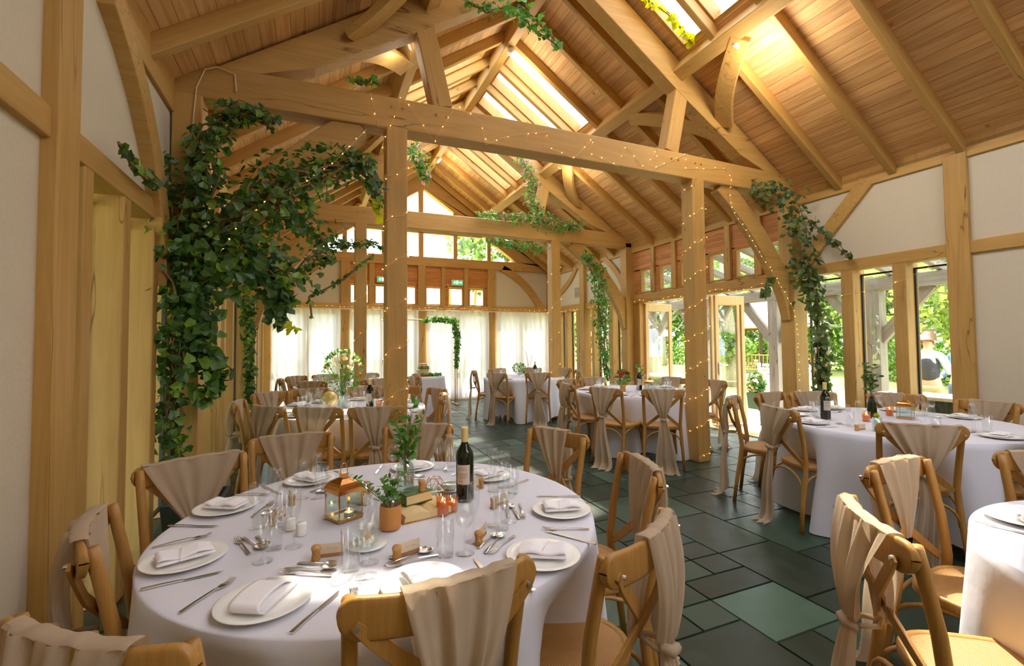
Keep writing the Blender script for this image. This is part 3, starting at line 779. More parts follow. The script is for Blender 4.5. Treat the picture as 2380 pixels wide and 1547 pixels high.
# left side veranda-less: hedge
def heart(b, c, n, up, s, fold=.25):
    """heart shaped leaf, 7 points; c centre, n normal, up direction of the tip"""
    n = n.normalized(); t = (up - n*up.dot(n))
    if t.length < 1e-4: t = n.orthogonal()
    t.normalize(); w = n.cross(t)
    P = lambda a, q, h=0: tuple(c + w*a*s + t*q*s + n*h*s)
    b.add([P(0,.35), P(.42,.38,fold*.4), P(.5,.0,fold*.5), P(0,-.62,-.1), P(-.5,0,fold*.5), P(-.42,.38,fold*.4), P(0,0,-.08)],
          [(6,0,1,2),(6,2,3),(6,3,4),(6,4,5,0)])
def oval(b, c, n, up, s, asp=.42):
    n = n.normalized(); t = (up - n*up.dot(n))
    if t.length < 1e-4: t = n.orthogonal()
    t.normalize(); w = n.cross(t)
    P = lambda a, q: tuple(c + w*a*s*asp + t*q*s)
    b.add([P(0,-.5), P(.5,-.1), P(.4,.25), P(0,.5), P(-.4,.25), P(-.5,-.1)], [(0,1,2,3),(0,3,4,5)])
def rv(r):
    while True:
        v = Vector((r.uniform(-1,1), r.uniform(-1,1), r.uniform(-1,1)))
        if .05 < v.length < 1: return v.normalized()
def tree(name, label, x, y, h, cr, n, mat, seed, tr=.18, zc=.62, lf=.28, group='trees beyond the lawn', weep=0.0):
    r = random.Random(seed); t = empty(name, (x, y, -.35)); tag(t, label, 'tree', group)
    b = MB(); pts = [(0,0,0)]; px = py = 0
    for k in range(1, 6):
        px += r.uniform(-.15,.15); py += r.uniform(-.15,.15); pts.append((px, py, h*.75*k/5))
    b.tube(pts, [tr*1.3, tr, tr*.85, tr*.7, tr*.5, tr*.2], 9)
    blobs = []
    for k in range(9):
        a = r.uniform(0,6.28); rr = cr*r.uniform(.2,.75); zz = h*zc+ r.uniform(-.38,.38)*h*.6
        blobs.append((rr*math.cos(a), rr*math.sin(a), zz, cr*r.uniform(.4,.62)))
        zb = zz*.7; b.tube([(0,0,zb*.6),(rr*math.cos(a)*.5, rr*math.sin(a)*.5, zb*.9),(rr*math.cos(a), rr*math.sin(a), zz)], [tr*.4,tr*.25,tr*.08], 5)
    b.build('trunk', BARK, t, smooth=True)
    f = MB()
    for i in range(n):
        bx, by, bz, br = blobs[i % 9]; d = rv(r); q = r.random()**.45
        c = Vector((bx, by, bz)) + Vector((d.x, d.y, d.z*.8))*br*q
        if weep: c.z -= weep*r.random()
        heart(f, c, rv(r)+Vector((0,0,.5)), rv(r), lf*r.uniform(.6,1.3))
    f.build('foliage', mat, t)
    return t
kinds = [('sunlit_tree', TREE, 'broad sunlit pale green tree beyond the lawn'), ('dark_tree', TREED, 'denser darker green tree beyond the lawn')]
tp = [(15,5.5,7.5,2.6),(19,7.6,8,2.8),(16.5,3.0,7,2.4),(21,11.5,9,3),(24,16,10,3.2),(27,21,11,3.6),(22.5,5.5,9,3.2),(20,23,10,3),(14.5,21.5,8,2.4),(25,9,10,3.4),(30,14,12,4),(13,0.5,7,2.6),(30,27,12,4),(24,29,11,3.6)]
for i, (x, y, h_, c_) in enumerate(tp):
    k = i % 2; tree(kinds[k][0], kinds[k][2], x, y, h_, c_, 5200 if i < 8 else 3600, kinds[k][1], 40+i, lf=.17, zc=.55, group='%s trees beyond the lawn' % ('sunlit', 'dark')[k])
tree('ivy_clad_tree', 'ivy covered tree trunk seen through the open doorway', 13.6, 12.2, 6.5, .8, 4200, HEDGE, 77, zc=.42, lf=.13, group=None, tr=.3)
tree('garden_tree', 'tall tree rising behind the end wall gable on the right', 10.2, 25, 9.3, 2.9, 4200, TREED, 78, lf=.3, group=None)
for i, (x, y) in enumerate(((-6.5,5),(-7.5,9.5),(-6,13.5),(-9,1))): tree('garden_tree', 'leafy tree seen through the narrow left hand windows', x, y, 6, 2.4, 1800, TREE, 90+i, lf=.3, group='trees outside the left wall')
# long hedge
def hedge(label, x0, y0, x1, y1, h, n, seed):
    r = random.Random(seed); f = MB(); p0 = Vector((x0,y0,0)); p1 = Vector((x1,y1,0)); side = (p1-p0).normalized().cross(Vector((0,0,1)))
    for i in range(n):
        c = p0.lerp(p1, r.random()) + side*r.uniform(-.5,.5); c.z = -.3 + h*r.random()**.7*(.85+.15*math.sin(c.x*3+c.y*2))
        heart(f, c, rv(r)+Vector((0,0,.4)), rv(r), r.uniform(.12,.26)*(.8 if h < 3 else 1.7 if h > 5 else 1.0))
    o = f.build('hedge', HEDGE); tag(o, label, 'hedge')
hedge('low clipped hedge at the far edge of the lawn', 29, 1, 20, 30, 1.8, 6000, 5)
hedge('shrubs below the trees at right beyond the path', 19.5, 2, 20.5, 12, 1.3, 2600, 6)

hedge('tall woodland edge behind the sunlit trees', 33, -4, 30, 24, 7.5, 14000, 8)
hedge('tall woodland edge closing the view beyond the gazebo', 31, 24, 14, 36, 7.0, 12000, 9)
hedge('dark hedge beyond the far corner of the terrace', 16, 27, 7.5, 30, 3.2, 4000, 10)
hedge('tall green hedge outside the left wall', -5.5, 1, -5.5, 18, 3.4, 5000, 11)
lt = empty('shade_lean_to', (-2.6, 8, 0)); tag(lt, 'covered way added outside to shade the left hand windows', 'shade structure')  # invented roofed strip that keeps daylight off the left mullions
b = MB(); b.add([(1.25,-11,3.0),(-1.2,-11,2.45),(-1.2,5,2.45),(1.25,5,3.0)], [(0,1,2,3)]); b.build('roof', plain('felt', (110,100,90), .9), lt, solid=.08)
for k in range(6): b = MB(); b.box(-1.2,-1.05,-10.9+k*3.1,-10.75+k*3.1,-.32,2.42); b.build('post', WEATHER, lt)
b = MB(); b.box(-1.3,1.2,-11,5,-.3,-.05); b.build('paving', PAVE, lt)
# gazebo
gz_ = empty('gazebo', (21.3, 16.8, -.3)); tag(gz_, 'octagonal timber gazebo with shingled roof beyond the terrace', 'gazebo')
nn = 8; GR = 2.6
b = MB(); vs = [(GR*1.2*math.cos(2*PI*k/nn), GR*1.2*math.sin(2*PI*k/nn), 2.35) for k in range(nn)]+[(0,0,4.0)]
b.add(vs, [(k, (k+1) % nn, nn) for k in range(nn)]); b.build('roof', boards('shingle', (176,160,140), (214,200,182), 'Z', .12), gz_, solid=.08)
b = MB(); b.lathe([(0,0),(GR*1.05,0),(GR*1.05,.18),(0,.18)], 8); b.build('deck', WEATHER, gz_)
for k in range(nn):
    a = 2*PI*k/nn; b = MB(); b.box(-.09,.09,-.09,.09,.1,2.4); o = b.build('post', WEATHER, gz_); o.location = (GR*math.cos(a), GR*math.sin(a), 0); o.rotation_euler = (0,0,a)
    if k in (0,): continue
    b = MB(); a2 = 2*PI*(k+1)/nn; p = Vector((GR*math.cos(a), GR*math.sin(a), 0)); q = Vector((GR*math.cos(a2), GR*math.sin(a2), 0))
    for zz in (.35, 1.05): b.tube([p+Vector((0,0,zz)), q+Vector((0,0,zz))], .03, 6)
    for m_ in range(1, 12): c = p.lerp(q, m_/12); b.tube([c+Vector((0,0,.35)), c+Vector((0,0,1.05))], .02, 5)
    b.build('balustrade', OAKZ, gz_)
    b = MB(); b.tube([p+Vector((0,0,2.35)), q+Vector((0,0,2.35))], .06, 6); b.build('ring_beam', OAKZ, gz_)

# post-and-rope fence
fe = empty('post_fence', (9.6, 5, -.3)); tag(fe, 'low timber post and rope fence along the path', 'fence')
pp = [(9.6, y) for y in (-1,1.2,3.4,5.6)] + [(9.9,8.0),(10.1,10.4),(10.2,12.6)]
for (x, y) in pp:
    b = MB(); b.lathe([(0,0),(.06,0),(.06,.9),(.045,.95),(0,.95)], 10, c=(x-9.6,y-5,0)); b.build('post', OAKZ, fe)
for i in range(len(pp)-1):
    b = MB(); (x0,y0),(x1,y1) = pp[i],pp[i+1]
    b.tube([(x0-9.6+(x1-x0)*t/8, y0-5+(y1-y0)*t/8, .82-.16*math.sin(PI*t/8)) for t in range(9)], .012, 6); b.build('rope', WIREM, fe)

# parasol + picnic tables
def parasol(x, y, label):
    p = empty('parasol', (x,y,-.3)); tag(p, label, 'parasol')
    b = MB(); b.tube([(0,0,0),(0,0,2.5)], .025, 8); b.build('pole', OAKZ, p)
    b = MB(); b.lathe([(0,2.62),(.7,2.42),(1.45,2.12),(1.47,1.98)], 8); b.build('canopy', cloth('parasol_cloth', (250,248,244), .5), p)
    b = MB(); b.lathe([(0,0),(.28,0),(.26,.07),(0,.08)], 16); b.build('base', BLACK, p)
parasol(14.6, 18.2, 'open white parasol beyond the terrace tables')
parasol(11.8, 16.0, 'second white parasol seen past the creeper covered post')
def picnic(x, y, rz, label):
    p = empty('picnic_table', (x,y,-.3), rz); tag(p, label, 'table', None)
    b = MB()
    for k in range(5): b.box(-.8,.8,-.36+k*.145,-.36+k*.145+.13,.71,.745)
    b.build('tabletop', WEATHER, p)
    for s in (-1, 1):
        b = MB(); b.box(-.8,.8,s*.62-.13,s*.62+.13,.42,.455); b.build('bench', WEATHER, p)
    for s in (-1, 1):
        b = MB(); b.tube([(s*.6,-.62,0),(s*.6,-.2,.71)], .035, 6); b.tube([(s*.6,.62,0),(s*.6,.2,.71)], .035, 6); b.tube([(s*.6,-.62,.4),(s*.6,.62,.4)], .03, 6); b.build('trestle', WEATHER, p)
picnic(10.75, 13.3, .6, 'weathered picnic table where the woman in pink sits')
picnic(9.3, 14.6, .3, 'picnic table glimpsed between the far right mullions')
# white bench and metal lounge seats on the terrace
def bench(x, y, rz, label):
    p = empty('garden_bench', (x,y,-.12), rz); tag(p, label, 'bench')
    m = plain('bench_paint', (238,236,236), .6); b = MB()
    for k in range(5): b.box(-.6,.6,-.24+k*.1,-.24+k*.1+.07,.42,.445)
    b.build('seat', m, p)
    b = MB()
    for k in range(5): b.box(-.6,.6,.25+k*.025,.275+k*.025,.50+k*.09,.56+k*.09)
    b.build('backrest', m, p)
    for s in (-1, 1):
        b = MB(); b.box(s*.6-.03,s*.6+.03,-.26,-.2,0,.64); b.box(s*.6-.03,s*.6+.03,.22,.28,0,.95); b.box(s*.6-.03,s*.6+.03,-.26,.28,.62,.66); b.build('end_frame', m, p, bevel=.004)
bench(10.6, 8.35, R(-100), 'white slatted garden bench beyond the veranda post')
def arm_seat(x, y, rz, label):
    p = empty('metal_garden_seat', (x,y,-.12), rz); tag(p, label, 'garden seat'); m = plain('pale_metal', (214,216,222), .4)
    b = MB(); b.box(-.45,.45,-.25,.25,.4,.44); b.build('seat', m, p)
    for s in (-1, 1):
        b = MB(); b.tube([(s*.45,-.3,0),(s*.45,-.3,.6),(s*.45,-.1,.72),(s*.45,.2,.8),(s*.45,.35,1.0),(s*.45,.42,1.05)], .025, 8); b.tube([(s*.45,.3,0),(s*.45,.25,.8)], .02, 8); b.build('arm_frame', m, p)
    b = MB()
    for k in range(5): b.tube([(-.45,.28+k*.03,.55+k*.1),(.45,.28+k*.03,.55+k*.1)], .012, 6)
    b.build('backrest', m, p)
arm_seat(10.4, 7.75, R(-80), 'pale metal garden seat with curved arms beyond the veranda')

def planter(x, y, h, r0, label, seed, flowers=None, leafm=LEAF, n=240, fh=.5, fr_=.28, z=0, potm=DKGREEN):
    p = empty('planter', (x,y,z)); tag(p, label, 'plant pot'); r = random.Random(seed)
    b = MB(); b.add([(-r0*.8,-r0*.8,0),(r0*.8,-r0*.8,0),(r0*.8,r0*.8,0),(-r0*.8,r0*.8,0),(-r0,-r0,h),(r0,-r0,h),(r0,r0,h),(-r0,r0,h),(-r0*.85,-r0*.85,h),(r0*.85,-r0*.85,h),(r0*.85,r0*.85,h),(-r0*.85,r0*.85,h),(-r0*.8,-r0*.8,h-.06),(r0*.8,-r0*.8,h-.06),(r0*.8,r0*.8,h-.06),(-r0*.8,r0*.8,h-.06)],
        [(3,2,1,0),(0,1,5,4),(1,2,6,5),(2,3,7,6),(3,0,4,7),(4,5,9,8),(5,6,10,9),(6,7,11,10),(7,4,8,11),(8,9,13,12),(9,10,14,13),(10,11,15,14),(11,8,12,15),(12,13,14,15)])
    b.build('pot', potm, p, bevel=.006)
    f = MB(); 
    for i in range(n):
        d = rv(r); c = Vector((d.x*fr_*r.random()**.5, d.y*fr_*r.random()**.5, h+fh*.5+d.z*fh*.55)); heart(f, c, rv(r)+Vector((0,0,.5)), rv(r), r.uniform(.05,.09))
    f.build('foliage', leafm, p)
    if flowers:
        f = MB()
        for i in range(60):
            d = rv(r); c = Vector((d.x*fr_*1.02, d.y*fr_*1.02, h+fh*.5+d.z*fh*.5))
            for k in range(3): heart(f, c+rv(r)*.015, d+rv(r)*.3, rv(r), .055)
        f.build('blossom', flowers, p)
planter(9.6, 7.9, .5, .15, 'tall dark planter with pale flowers beyond the terrace', 3, FLOWERP, n=420, fh=.45, fr_=.24, z=-.3)
planter(-.72, 3.72, .42, .17, 'dark square planter at the foot of the creeper by the left post', 4, None, n=60, fh=.2, fr_=.14)
planter(-.62, 7.3, .5, .2, 'dark green planter behind the second table on the left', 5, None, n=50, fh=.2, fr_=.14)

# window seats outside right window: low dark sideboard with pale top seen under the panes
s = empty('outdoor_sideboard', (6.75, 3.05, 0)); tag(s, 'low dark cabinet with pale top outside the right hand window', 'cabinet')
b = MB(); b.box(-.25,.25,-.75,.55,0,.72); b.build('body', DKGREEN, s, bevel=.006)
b = MB(); b.box(-.28,.28,-.8,.6,.72,.76); b.build('top', plain('pale_slab', (226,224,214), .5), s, bevel=.004)
s = empty('outdoor_sideboard', (6.9, 8.35, 0)); tag(s, 'low dark cabinet with pale top beyond the far end of the doorway', 'cabinet')
b = MB(); b.box(-.25,.25,-.6,.6,0,.66); b.build('body', DKGREEN, s, bevel=.006)
b = MB(); b.box(-.28,.28,-.64,.64,.66,.70); b.build('top', plain('pale_slab2', (226,224,214), .5), s, bevel=.004)
# outdoor boundary building on the far left seen dimly

# ------------------------------------------------------------------ crossback chair
def rail_y(x): return -.275 - .035*(1-(x/.23)**2)
def make_chair():
    c = empty('crossback_chair')
    # seat pad: rounded trapezoid of woven rattan
    def outline(s=1.0):
        pts = []
        for k in range(40):
            a = 2*PI*k/40; ca, sa = math.cos(a), math.sin(a)
            e = .55
            x = math.copysign(abs(ca)**e, ca)*(.205 + .022*sa); y = math.copysign(abs(sa)**e, sa)*.205
            pts.append((x*s, y*s+.0))
        return pts
    b = MB(); o1 = outline(.90); vs = [(x, y, .466+.004) for x, y in o1] + [(0,0,.462)]
    b.add(vs, [(k, (k+1) % 40, 40) for k in range(40)])
    b.add([(x, y, .45) for x, y in o1]+[(0,0,.45)], [((k+1) % 40, k, 40) for k in range(40)])
    b.build('seat', RATTAN, c, smooth=True)
    b = MB(); prof = [(.90,.472),(.97,.475),(1.0,.465),(1.0,.442),(.97,.432),(.86,.434),(.86,.46)]
    n = len(prof); vs = []
    for k in range(40):
        for (s, z) in prof:
            q = outline(1.0)[k]; vs.append((q[0]*s, q[1]*s, z))
    fs = [(k*n+j, k*n+(j+1) % n, ((k+1) % 40)*n+(j+1) % n, ((k+1) % 40)*n+j) for k in range(40) for j in range(n)]
    b.add(vs, fs); b.build('seat_frame', CHAIRW, c, smooth=True)
    for s in (-1, 1):
        b = MB(); b.tube([(s*.215,-.275,0),(s*.205,-.25,.2),(s*.195,-.215,.40),(s*.19,-.205,.5),(s*.198,-.225,.66),(s*.205,-.262,.84),(s*.206,-.272,.885)], [.015,.017,.0185,.0185,.018,.017,.0165], 10)
        b.build('rear_leg', CHAIRW, c, smooth=True)
        b = MB(); b.tube([(s*.205,.195,0),(s*.19,.178,.22),(s*.175,.165,.44)], [.0135,.016,.019], 10); b.build('front_leg', CHAIRW, c, smooth=True)
    # top rail: curved board with round ends, behind the posts
    def rail(u, v):
        x = .232*math.sin(PI*(u-.5)); a = 2*PI*v
        e = min(1, max(.001, 1-((abs(x)-.192)/.04)**2 if abs(x) > .192 else 1))**.5
        h = .045*e + .0005; t = .011
        ca, sa = math.cos(a), math.sin(a)
        yy = math.copysign(abs(ca)**.4, ca)*t; zz = math.copysign(abs(sa)**.5, sa)*h
        return (x, rail_y(x)-.008+yy, .843+zz+ .012*(x/.23)**2)
    b = MB(); b.grid(lambda u, v: rail(u, v), 33, 17); b.build('top_rail', CHAIRW, c, smooth=True)
    # X brace
    for s in (-1, 1):
        pts = []; 
        for k in range(11):
            t = k/10; x = s*(.20 - .375*t + .0*t); z = .845 - .36*t - .01*math.sin(PI*t)
            y = -.305 + .02*(1-abs(2*t-1)) + .095*max(0, t-.45)*1.8 - (.012 if s > 0 else 0)
            pts.append((x, y, z))
        b = MB(); b.strip(pts, (0,1,0), [.022,.034]+[.036]*7+[.034,.026], .011); b.build('cross_brace', CHAIRW, c, bevel=.002)
        b = MB()
        for (x, z) in ((s*.197,.846),):
            b.tube([(x,-.318,z),(x,-.327,z)], .006, 8)
        b.build('bolt', STEEL, c)
    # bentwood arches under the seat: two sides, front and back
    def arch(p0, p1, z0, z1):
        p0 = Vector(p0); p1 = Vector(p1); pts = []
        for k in range(13):
            a = PI*k/12; u = (1-math.cos(a))/2; q = p0.lerp(p1, u)
            pts.append((q.x, q.y, z0+(z1-z0)*math.sin(a)**.75))
        b = MB(); b.tube(pts, .0085, 7); b.build('arch_brace', CHAIRW, c, smooth=True)
    arch((.197,-.235,0),(.187,.165,0),.27,.43); arch((-.197,-.235,0),(-.187,.165,0),.27,.43)
    arch((-.19,-.235,0),(.19,-.235,0),.27,.425); arch((-.18,.165,0),(.18,.165,0),.27,.43)
    return c
def make_sash(seed, off=0.0, w=.15, side=1):
    """chiffon over the top rail, gathered at the crossing, tail to the floor"""
    r = random.Random(seed); ph = [r.uniform(0, 6.28) for _ in range(5)]
    b = MB()
    def fold(u, amp, k=1.0): return 1.35*amp*(math.sin(u*2*PI*3.2*k+ph[0]) + .6*math.sin(u*2*PI*5.7*k+ph[1]))
    kx = r.uniform(-.01,.01); kz = .585 + r.uniform(-.02,.02)
    def back(u, v):
        q = (u-.5)*2
        t = v/.42
        if v < .42:
            e = t**1.15
            wid = w*(1-e)+.026*e; x = (off)*(1-e)+kx*e + q*wid
            z = .894 + .004 - (.894-kz)*t + .012*(off and (x/.23)**2)
            ry = rail_y(max(-.23, min(.23, x)))-.026
            y = ry*(1-e)+(-.352)*e - .020*math.sin(PI*t) + fold(u, .007+.004*t)
            return (x, y, z)
        t = (v-.42)/.58
        wid = .026 + (.075+.02*side)*t**.7*1.0; x = kx + q*wid + .03*side*t*t + .004*math.sin(7*t+ph[3])
        z = kz - (kz-.012)*t
        y = -.352 - .02*math.sin(PI*min(1,t*1.3))*.8 + fold(u, .006+.012*t, .8) - .03*t
        if t > .93: z = .008 + (1-t)*.4; y -= (t-.93)*1.0
        return (x, y, z)
    b.grid(back, 34, 34)
    def front(u, v):
        q = (u-.5)*2; e = v**1.1
        wid = w*(1-e)+.03*e; x = off*(1-e)+kx*e + q*wid
        z = .897-(.897-kz-.01)*v
        y = (rail_y(max(-.23,min(.23,x)))+.010)*(1-e)+(-.262)*e + .012*math.sin(PI*v) + fold(u, .005)
        return (x, y, z)
    b.grid(front, 34, 16)
    def over(u, v):
        q = (u-.5)*2; x = off+q*w; a = PI*v
        yc = rail_y(max(-.23,min(.23,x)))-.008
        return (x, yc + math.cos(a)*.02 - .0, .893+.006*math.sin(a)+ fold(u, .0015)+.003)
    b.grid(over, 34, 6)
    # the knot
    n0 = len(b.v)
    b.tube([(kx-.028,-.345,kz+.01),(kx-.012,-.374,kz),(kx+.014,-.374,kz-.004),(kx+.03,-.345,kz-.008)], [.012,.017,.016,.011], 8)
    b.tube([(kx-.028,-.345,kz),(kx-.022,-.31,kz+.006),(kx-.006,-.272,kz+.008),(kx+.02,-.29,kz),(kx+.03,-.345,kz)], .008, 6)
    o = b.build('chair_sash', SASH, None, smooth=True)
    return o
CH0 = make_chair()
SASHES = [make_sash(11, 0, .17), make_sash(12, .03, .135, -1), make_sash(13, -.02, .15, 1), make_sash(14, .0, .195, -1), make_sash(15, .055, .12, 1)]
chairs = []; PUSH = {}
TABXY = dict(A=(.278,1.891), B=(.322,5.161), C=(.46,8.05), D=(3.72,8.2), E=(4.0,5.2), F=(4.3,2.28), G=(2.48,.2))
# (table, rail x, rail y, facing degrees, sash variant, phrase)
CH = [
 ('A',-.381,1.164,55,2,'near left corner of the nearest table, cut by the picture edge'),
 ('A',-.602,1.843,12,0,'left side of the nearest table, seen edge on'),
 ('A',-.523,2.644,-62,3,'far left side of the nearest table, beside the creeper'),
 ('A',-.121,3.064,-86,0,'far side of the nearest table, left of the lantern'),
 ('A',.626,3.095,-114,3,'far side of the nearest table, behind the leafy vases'),
 ('A',1.353,2.525,-158,4,'far right side of the nearest table, beyond the wine bottle'),
 ('A',1.333,1.726,162,2,'right side of the nearest table, turned edge on'),
 ('A',.867,1.127,119,4,'near right side of the nearest table, with the sunlit rattan seat'),
 ('A',.282,1.096,93,1,'near side of the nearest table, in the bottom centre'),
 ('B',-.669,5.256,-2,0,'left end of the second table, seen edge on'),
 ('B',-.376,4.736,36,3,'near left side of the second table'),
 ('B',.03,4.45,57,0,'near side of the second table, middle one'),
 ('B',.497,4.262,84,2,'near side of the second table, left of the inner post'),
 ('B',-.467,6.092,-52,1,'far left side of the second table'),
 ('B',-.06,6.301,-80,2,'far side of the second table, left of the flowers'),
 ('B',.578,6.344,-101,0,'far side of the second table, right of the flowers'),
 ('B',1.06,6.115,-120,4,'far right side of the second table, beside the inner post'),
 ('B',1.361,5.604,-166,0,'right side of the second table, farther one'),
 ('B',1.25,4.95,164,2,'right side of the second table, nearer one'),
 ('C',-.481,8.352,2,0,'far left table'),('C',-.292,8.969,-44,1,'far left table'),('C',-.041,7.623,64,0,'far left table'),('C',.178,9.204,-74,2,'far left table'),
 ('C',.857,7.642,114,0,'far left table'),('C',.904,9.19,-123,3,'far left table'),('C',1.436,7.907,152,0,'far left table'),('C',1.66,8.42,180,2,'far left table'),
 ('D',2.941,8.812,-20,0,'left side of the far middle table, standing clear'),('D',3.074,7.967,28,3,'near left side of the far middle table'),('D',3.767,7.692,64,0,'near side of the far middle table'),
 ('D',3.598,9.308,-70,2,'far left side of the far middle table'),('D',4.349,9.232,-116,1,'far right side of the far middle table'),('D',4.90,8.80,-158,0,'right side of the far middle table, farther one'),('D',4.82,8.08,156,2,'right side of the far middle table, nearer one'),
 ('E',3.131,5.454,-12,3,'left side of the middle right table'),('E',3.226,4.729,20,0,'near left side of the middle right table'),('E',3.700,4.288,56,2,'near side of the middle right table'),
 ('E',4.84,4.90,142,0,'near right side of the middle right table, half behind the post'),('E',5.147,4.892,168,2,'right side of the middle right table, beside the open door'),('E',5.048,5.556,-156,4,'far right side of the middle right table'),
 ('E',3.978,6.169,-90,0,'far side of the middle right table'),('E',3.437,6.034,-62,2,'far left side of the middle right table'),
 ('F',3.778,3.338,-56,0,'far left of the window table, seen edge on'),('F',3.53,2.683,-20,3,'left side of the window table, its tail trailing on the slate'),('F',4.409,3.446,-86,2,'far side of the window table, in front of the terrace opening'),
 ('F',4.854,3.305,-120,0,'far side of the window table, below the creeper clad post'),('F',5.42,2.84,-146,4,'window side of the window table'),('F',5.42,2.15,172,2,'right hand end of the window table, against the plaster wall'),
 ('F',3.623,1.768,44,3,'near side of the window table'),('F',4.36,1.42,94,0,'near right side of the window table, at the picture edge'),
 ('G',1.64,.916,-40,0,'left side of the corner table, in the right foreground'),('G',2.415,1.253,-88,2,'far side of the corner table'),('G',3.22,1.02,-132,0,'far right side of the corner table, cut by the picture edge'),
]
TN = dict(A='nearest table', B='second table', C='far left table', D='far middle table', E='middle right table', F='window table', G='corner table')
GC = dict(C='far left table')
for i, (tb, x, y, fa, sv, ph) in enumerate(CH):
    k_ = .974 if tb == 'A' else .956
    x *= k_; y *= k_
    c = CH0 if i == 0 else copy_tree(CH0)
    a = R(fa); c.location = (x+.27*math.cos(a), y+.27*math.sin(a), 0); c.rotation_euler = (0,0,a-PI/2)
    far = tb in 'C'
    tag(c, ('crossback chair at ' + ph) if not far else 'crossback oak chair drawn up around the far left table', 'chair', 'crossback chairs at the '+TN[tb])
    s0 = SASHES[sv]; s = s0.copy(); COL.objects.link(s)
    s.location = c.location; s.rotation_euler = c.rotation_euler
    tag(s, ('beige chair sash, '+ph) if not far else 'beige chiffon sash on a chair around the far left table', 'chair sash', 'beige sashes at the '+TN[tb])
    chairs.append((tb, x, y, fa, ph))
    tx_, ty_ = TABXY[tb][:2]; rd = math.hypot(x-tx_, y-ty_); PUSH.setdefault(tb, []).append((math.atan2(y-ty_, x-tx_), max(0, min(.24, 1.22-rd))))
for s in SASHES: bpy.data.objects.remove(s)

# ------------------------------------------------------------------ round tables and cloths
TABLES = dict(A=(.278,1.891,.787), B=(.322,5.161,.787), C=(.46,8.05,.787), D=(3.72,8.2,.787), E=(4.0,5.2,.787), F=(4.3,2.28,.84), G=(2.48,.2,.787), K=(2.03,9.42,.42))
TLAB = dict(A='in the foreground', B='behind the foreground table, beside the left inner post', C='farthest on the left, against the curtains', D='far in the middle, before the right hand curtains', E='beside the lit right inner post', F='by the window on the right', G='cut off by the bottom right corner', K='small, carrying the cake')
def cloth_mesh(Rr, seed, half=1.44, rot=.4, zt=.76, amp=1.0, push=()):
    r = random.Random(seed); ph = [r.uniform(0,6.28) for _ in range(6)]
    nu = 220; rows = [0, .3, .6, .9, .965, .99, 1.0]
    def f(i, j):
        th = 2*PI*i/nu
        if j < len(rows): 
            rr = Rr*rows[j]; z = zt - (.004 if j == len(rows)-1 else 0) + .0008*math.sin(5*th+j)
            return (rr*math.cos(th), rr*math.sin(th), z)
        t = (j-len(rows)+1)/18
        a = th-rot; sq = half/max(abs(math.cos(a)), abs(math.sin(a)))
        drop = min(max(.62, sq-Rr), .95)
        full = min(drop, zt-.008)
        z = zt - .006 - (full-.006)*t
        corner = max(0, min(1, (sq-half)/(half*.35)))
        fo = math.sin(11*th+ph[0]+.8*math.sin(2*th+ph[1])) + .45*math.sin(19*th+ph[2]) + .35*math.sin(5*th+ph[3])
        fo2 = math.cos(4*a+PI)   # big corner swags
        rr = Rr + .012*math.sin(t*PI/2)**.5 + t**1.1*(.022 + .027*fo*amp + .06*corner) + .02*t*fo2*0
        for (pa, pd) in push:
            da = (th-pa+PI) % (2*PI) - PI
            rr -= pd*math.exp(-(da/.21)**4)*min(1, t*2.4)**1.3
        thd = th + .035*t*math.sin(11*th+ph[4])
        return (rr*math.cos(thd), rr*math.sin(thd), z)
    b = MB(); J = len(rows)+18
    vs = [f(i, j) for j in range(J) for i in range(nu)]
    fs = [(j*nu+i, j*nu+(i+1) % nu, (j+1)*nu+(i+1) % nu, (j+1)*nu+i) for j in range(1, J-1) for i in range(nu)]
    # centre cap
    vs.append((0,0,zt)); ci = len(vs)-1
    fs += [(nu+(i+1) % nu, nu+i, ci) for i in range(nu)]
    b.v = vs; b.f = fs
    return b
for i, (k, (cx, cy, Rr)) in enumerate(TABLES.items()):
    t = empty('round_table' if k != 'K' else 'cake_table', (cx, cy, 0)); tag(t, 'round folding table under a white cloth, ' + TLAB[k], 'table', 'round tables')
    b = MB(); b.lathe([(0,.728),(Rr-.015,.728),(Rr-.015,.752),(0,.752)], 48); b.build('tabletop', OAKZ, t)
    for a in range(4):
        b = MB(); q = a*PI/2+.5; b.tube([(Rr*.55*math.cos(q),Rr*.55*math.sin(q),.728),(Rr*.62*math.cos(q),Rr*.62*math.sin(q),0)], .015, 8); b.build('leg', STEEL, t)
    half = 1.44 if k != 'K' else 1.06
    b = cloth_mesh(Rr, 100+i, half if k != 'F' else 1.5, rot={'A':.95,'B':.4,'E':1.05,'F':.75,'G':.3}.get(k, .5), zt=.76, push=PUSH.get(k, ()))
    o = b.build('tablecloth', TABLECLOTH, None, smooth=True); o.location = (cx, cy, 0)
    tag(o, 'white cloth on the round table ' + TLAB[k], 'tablecloth', 'white tablecloths')
ZT = .7615

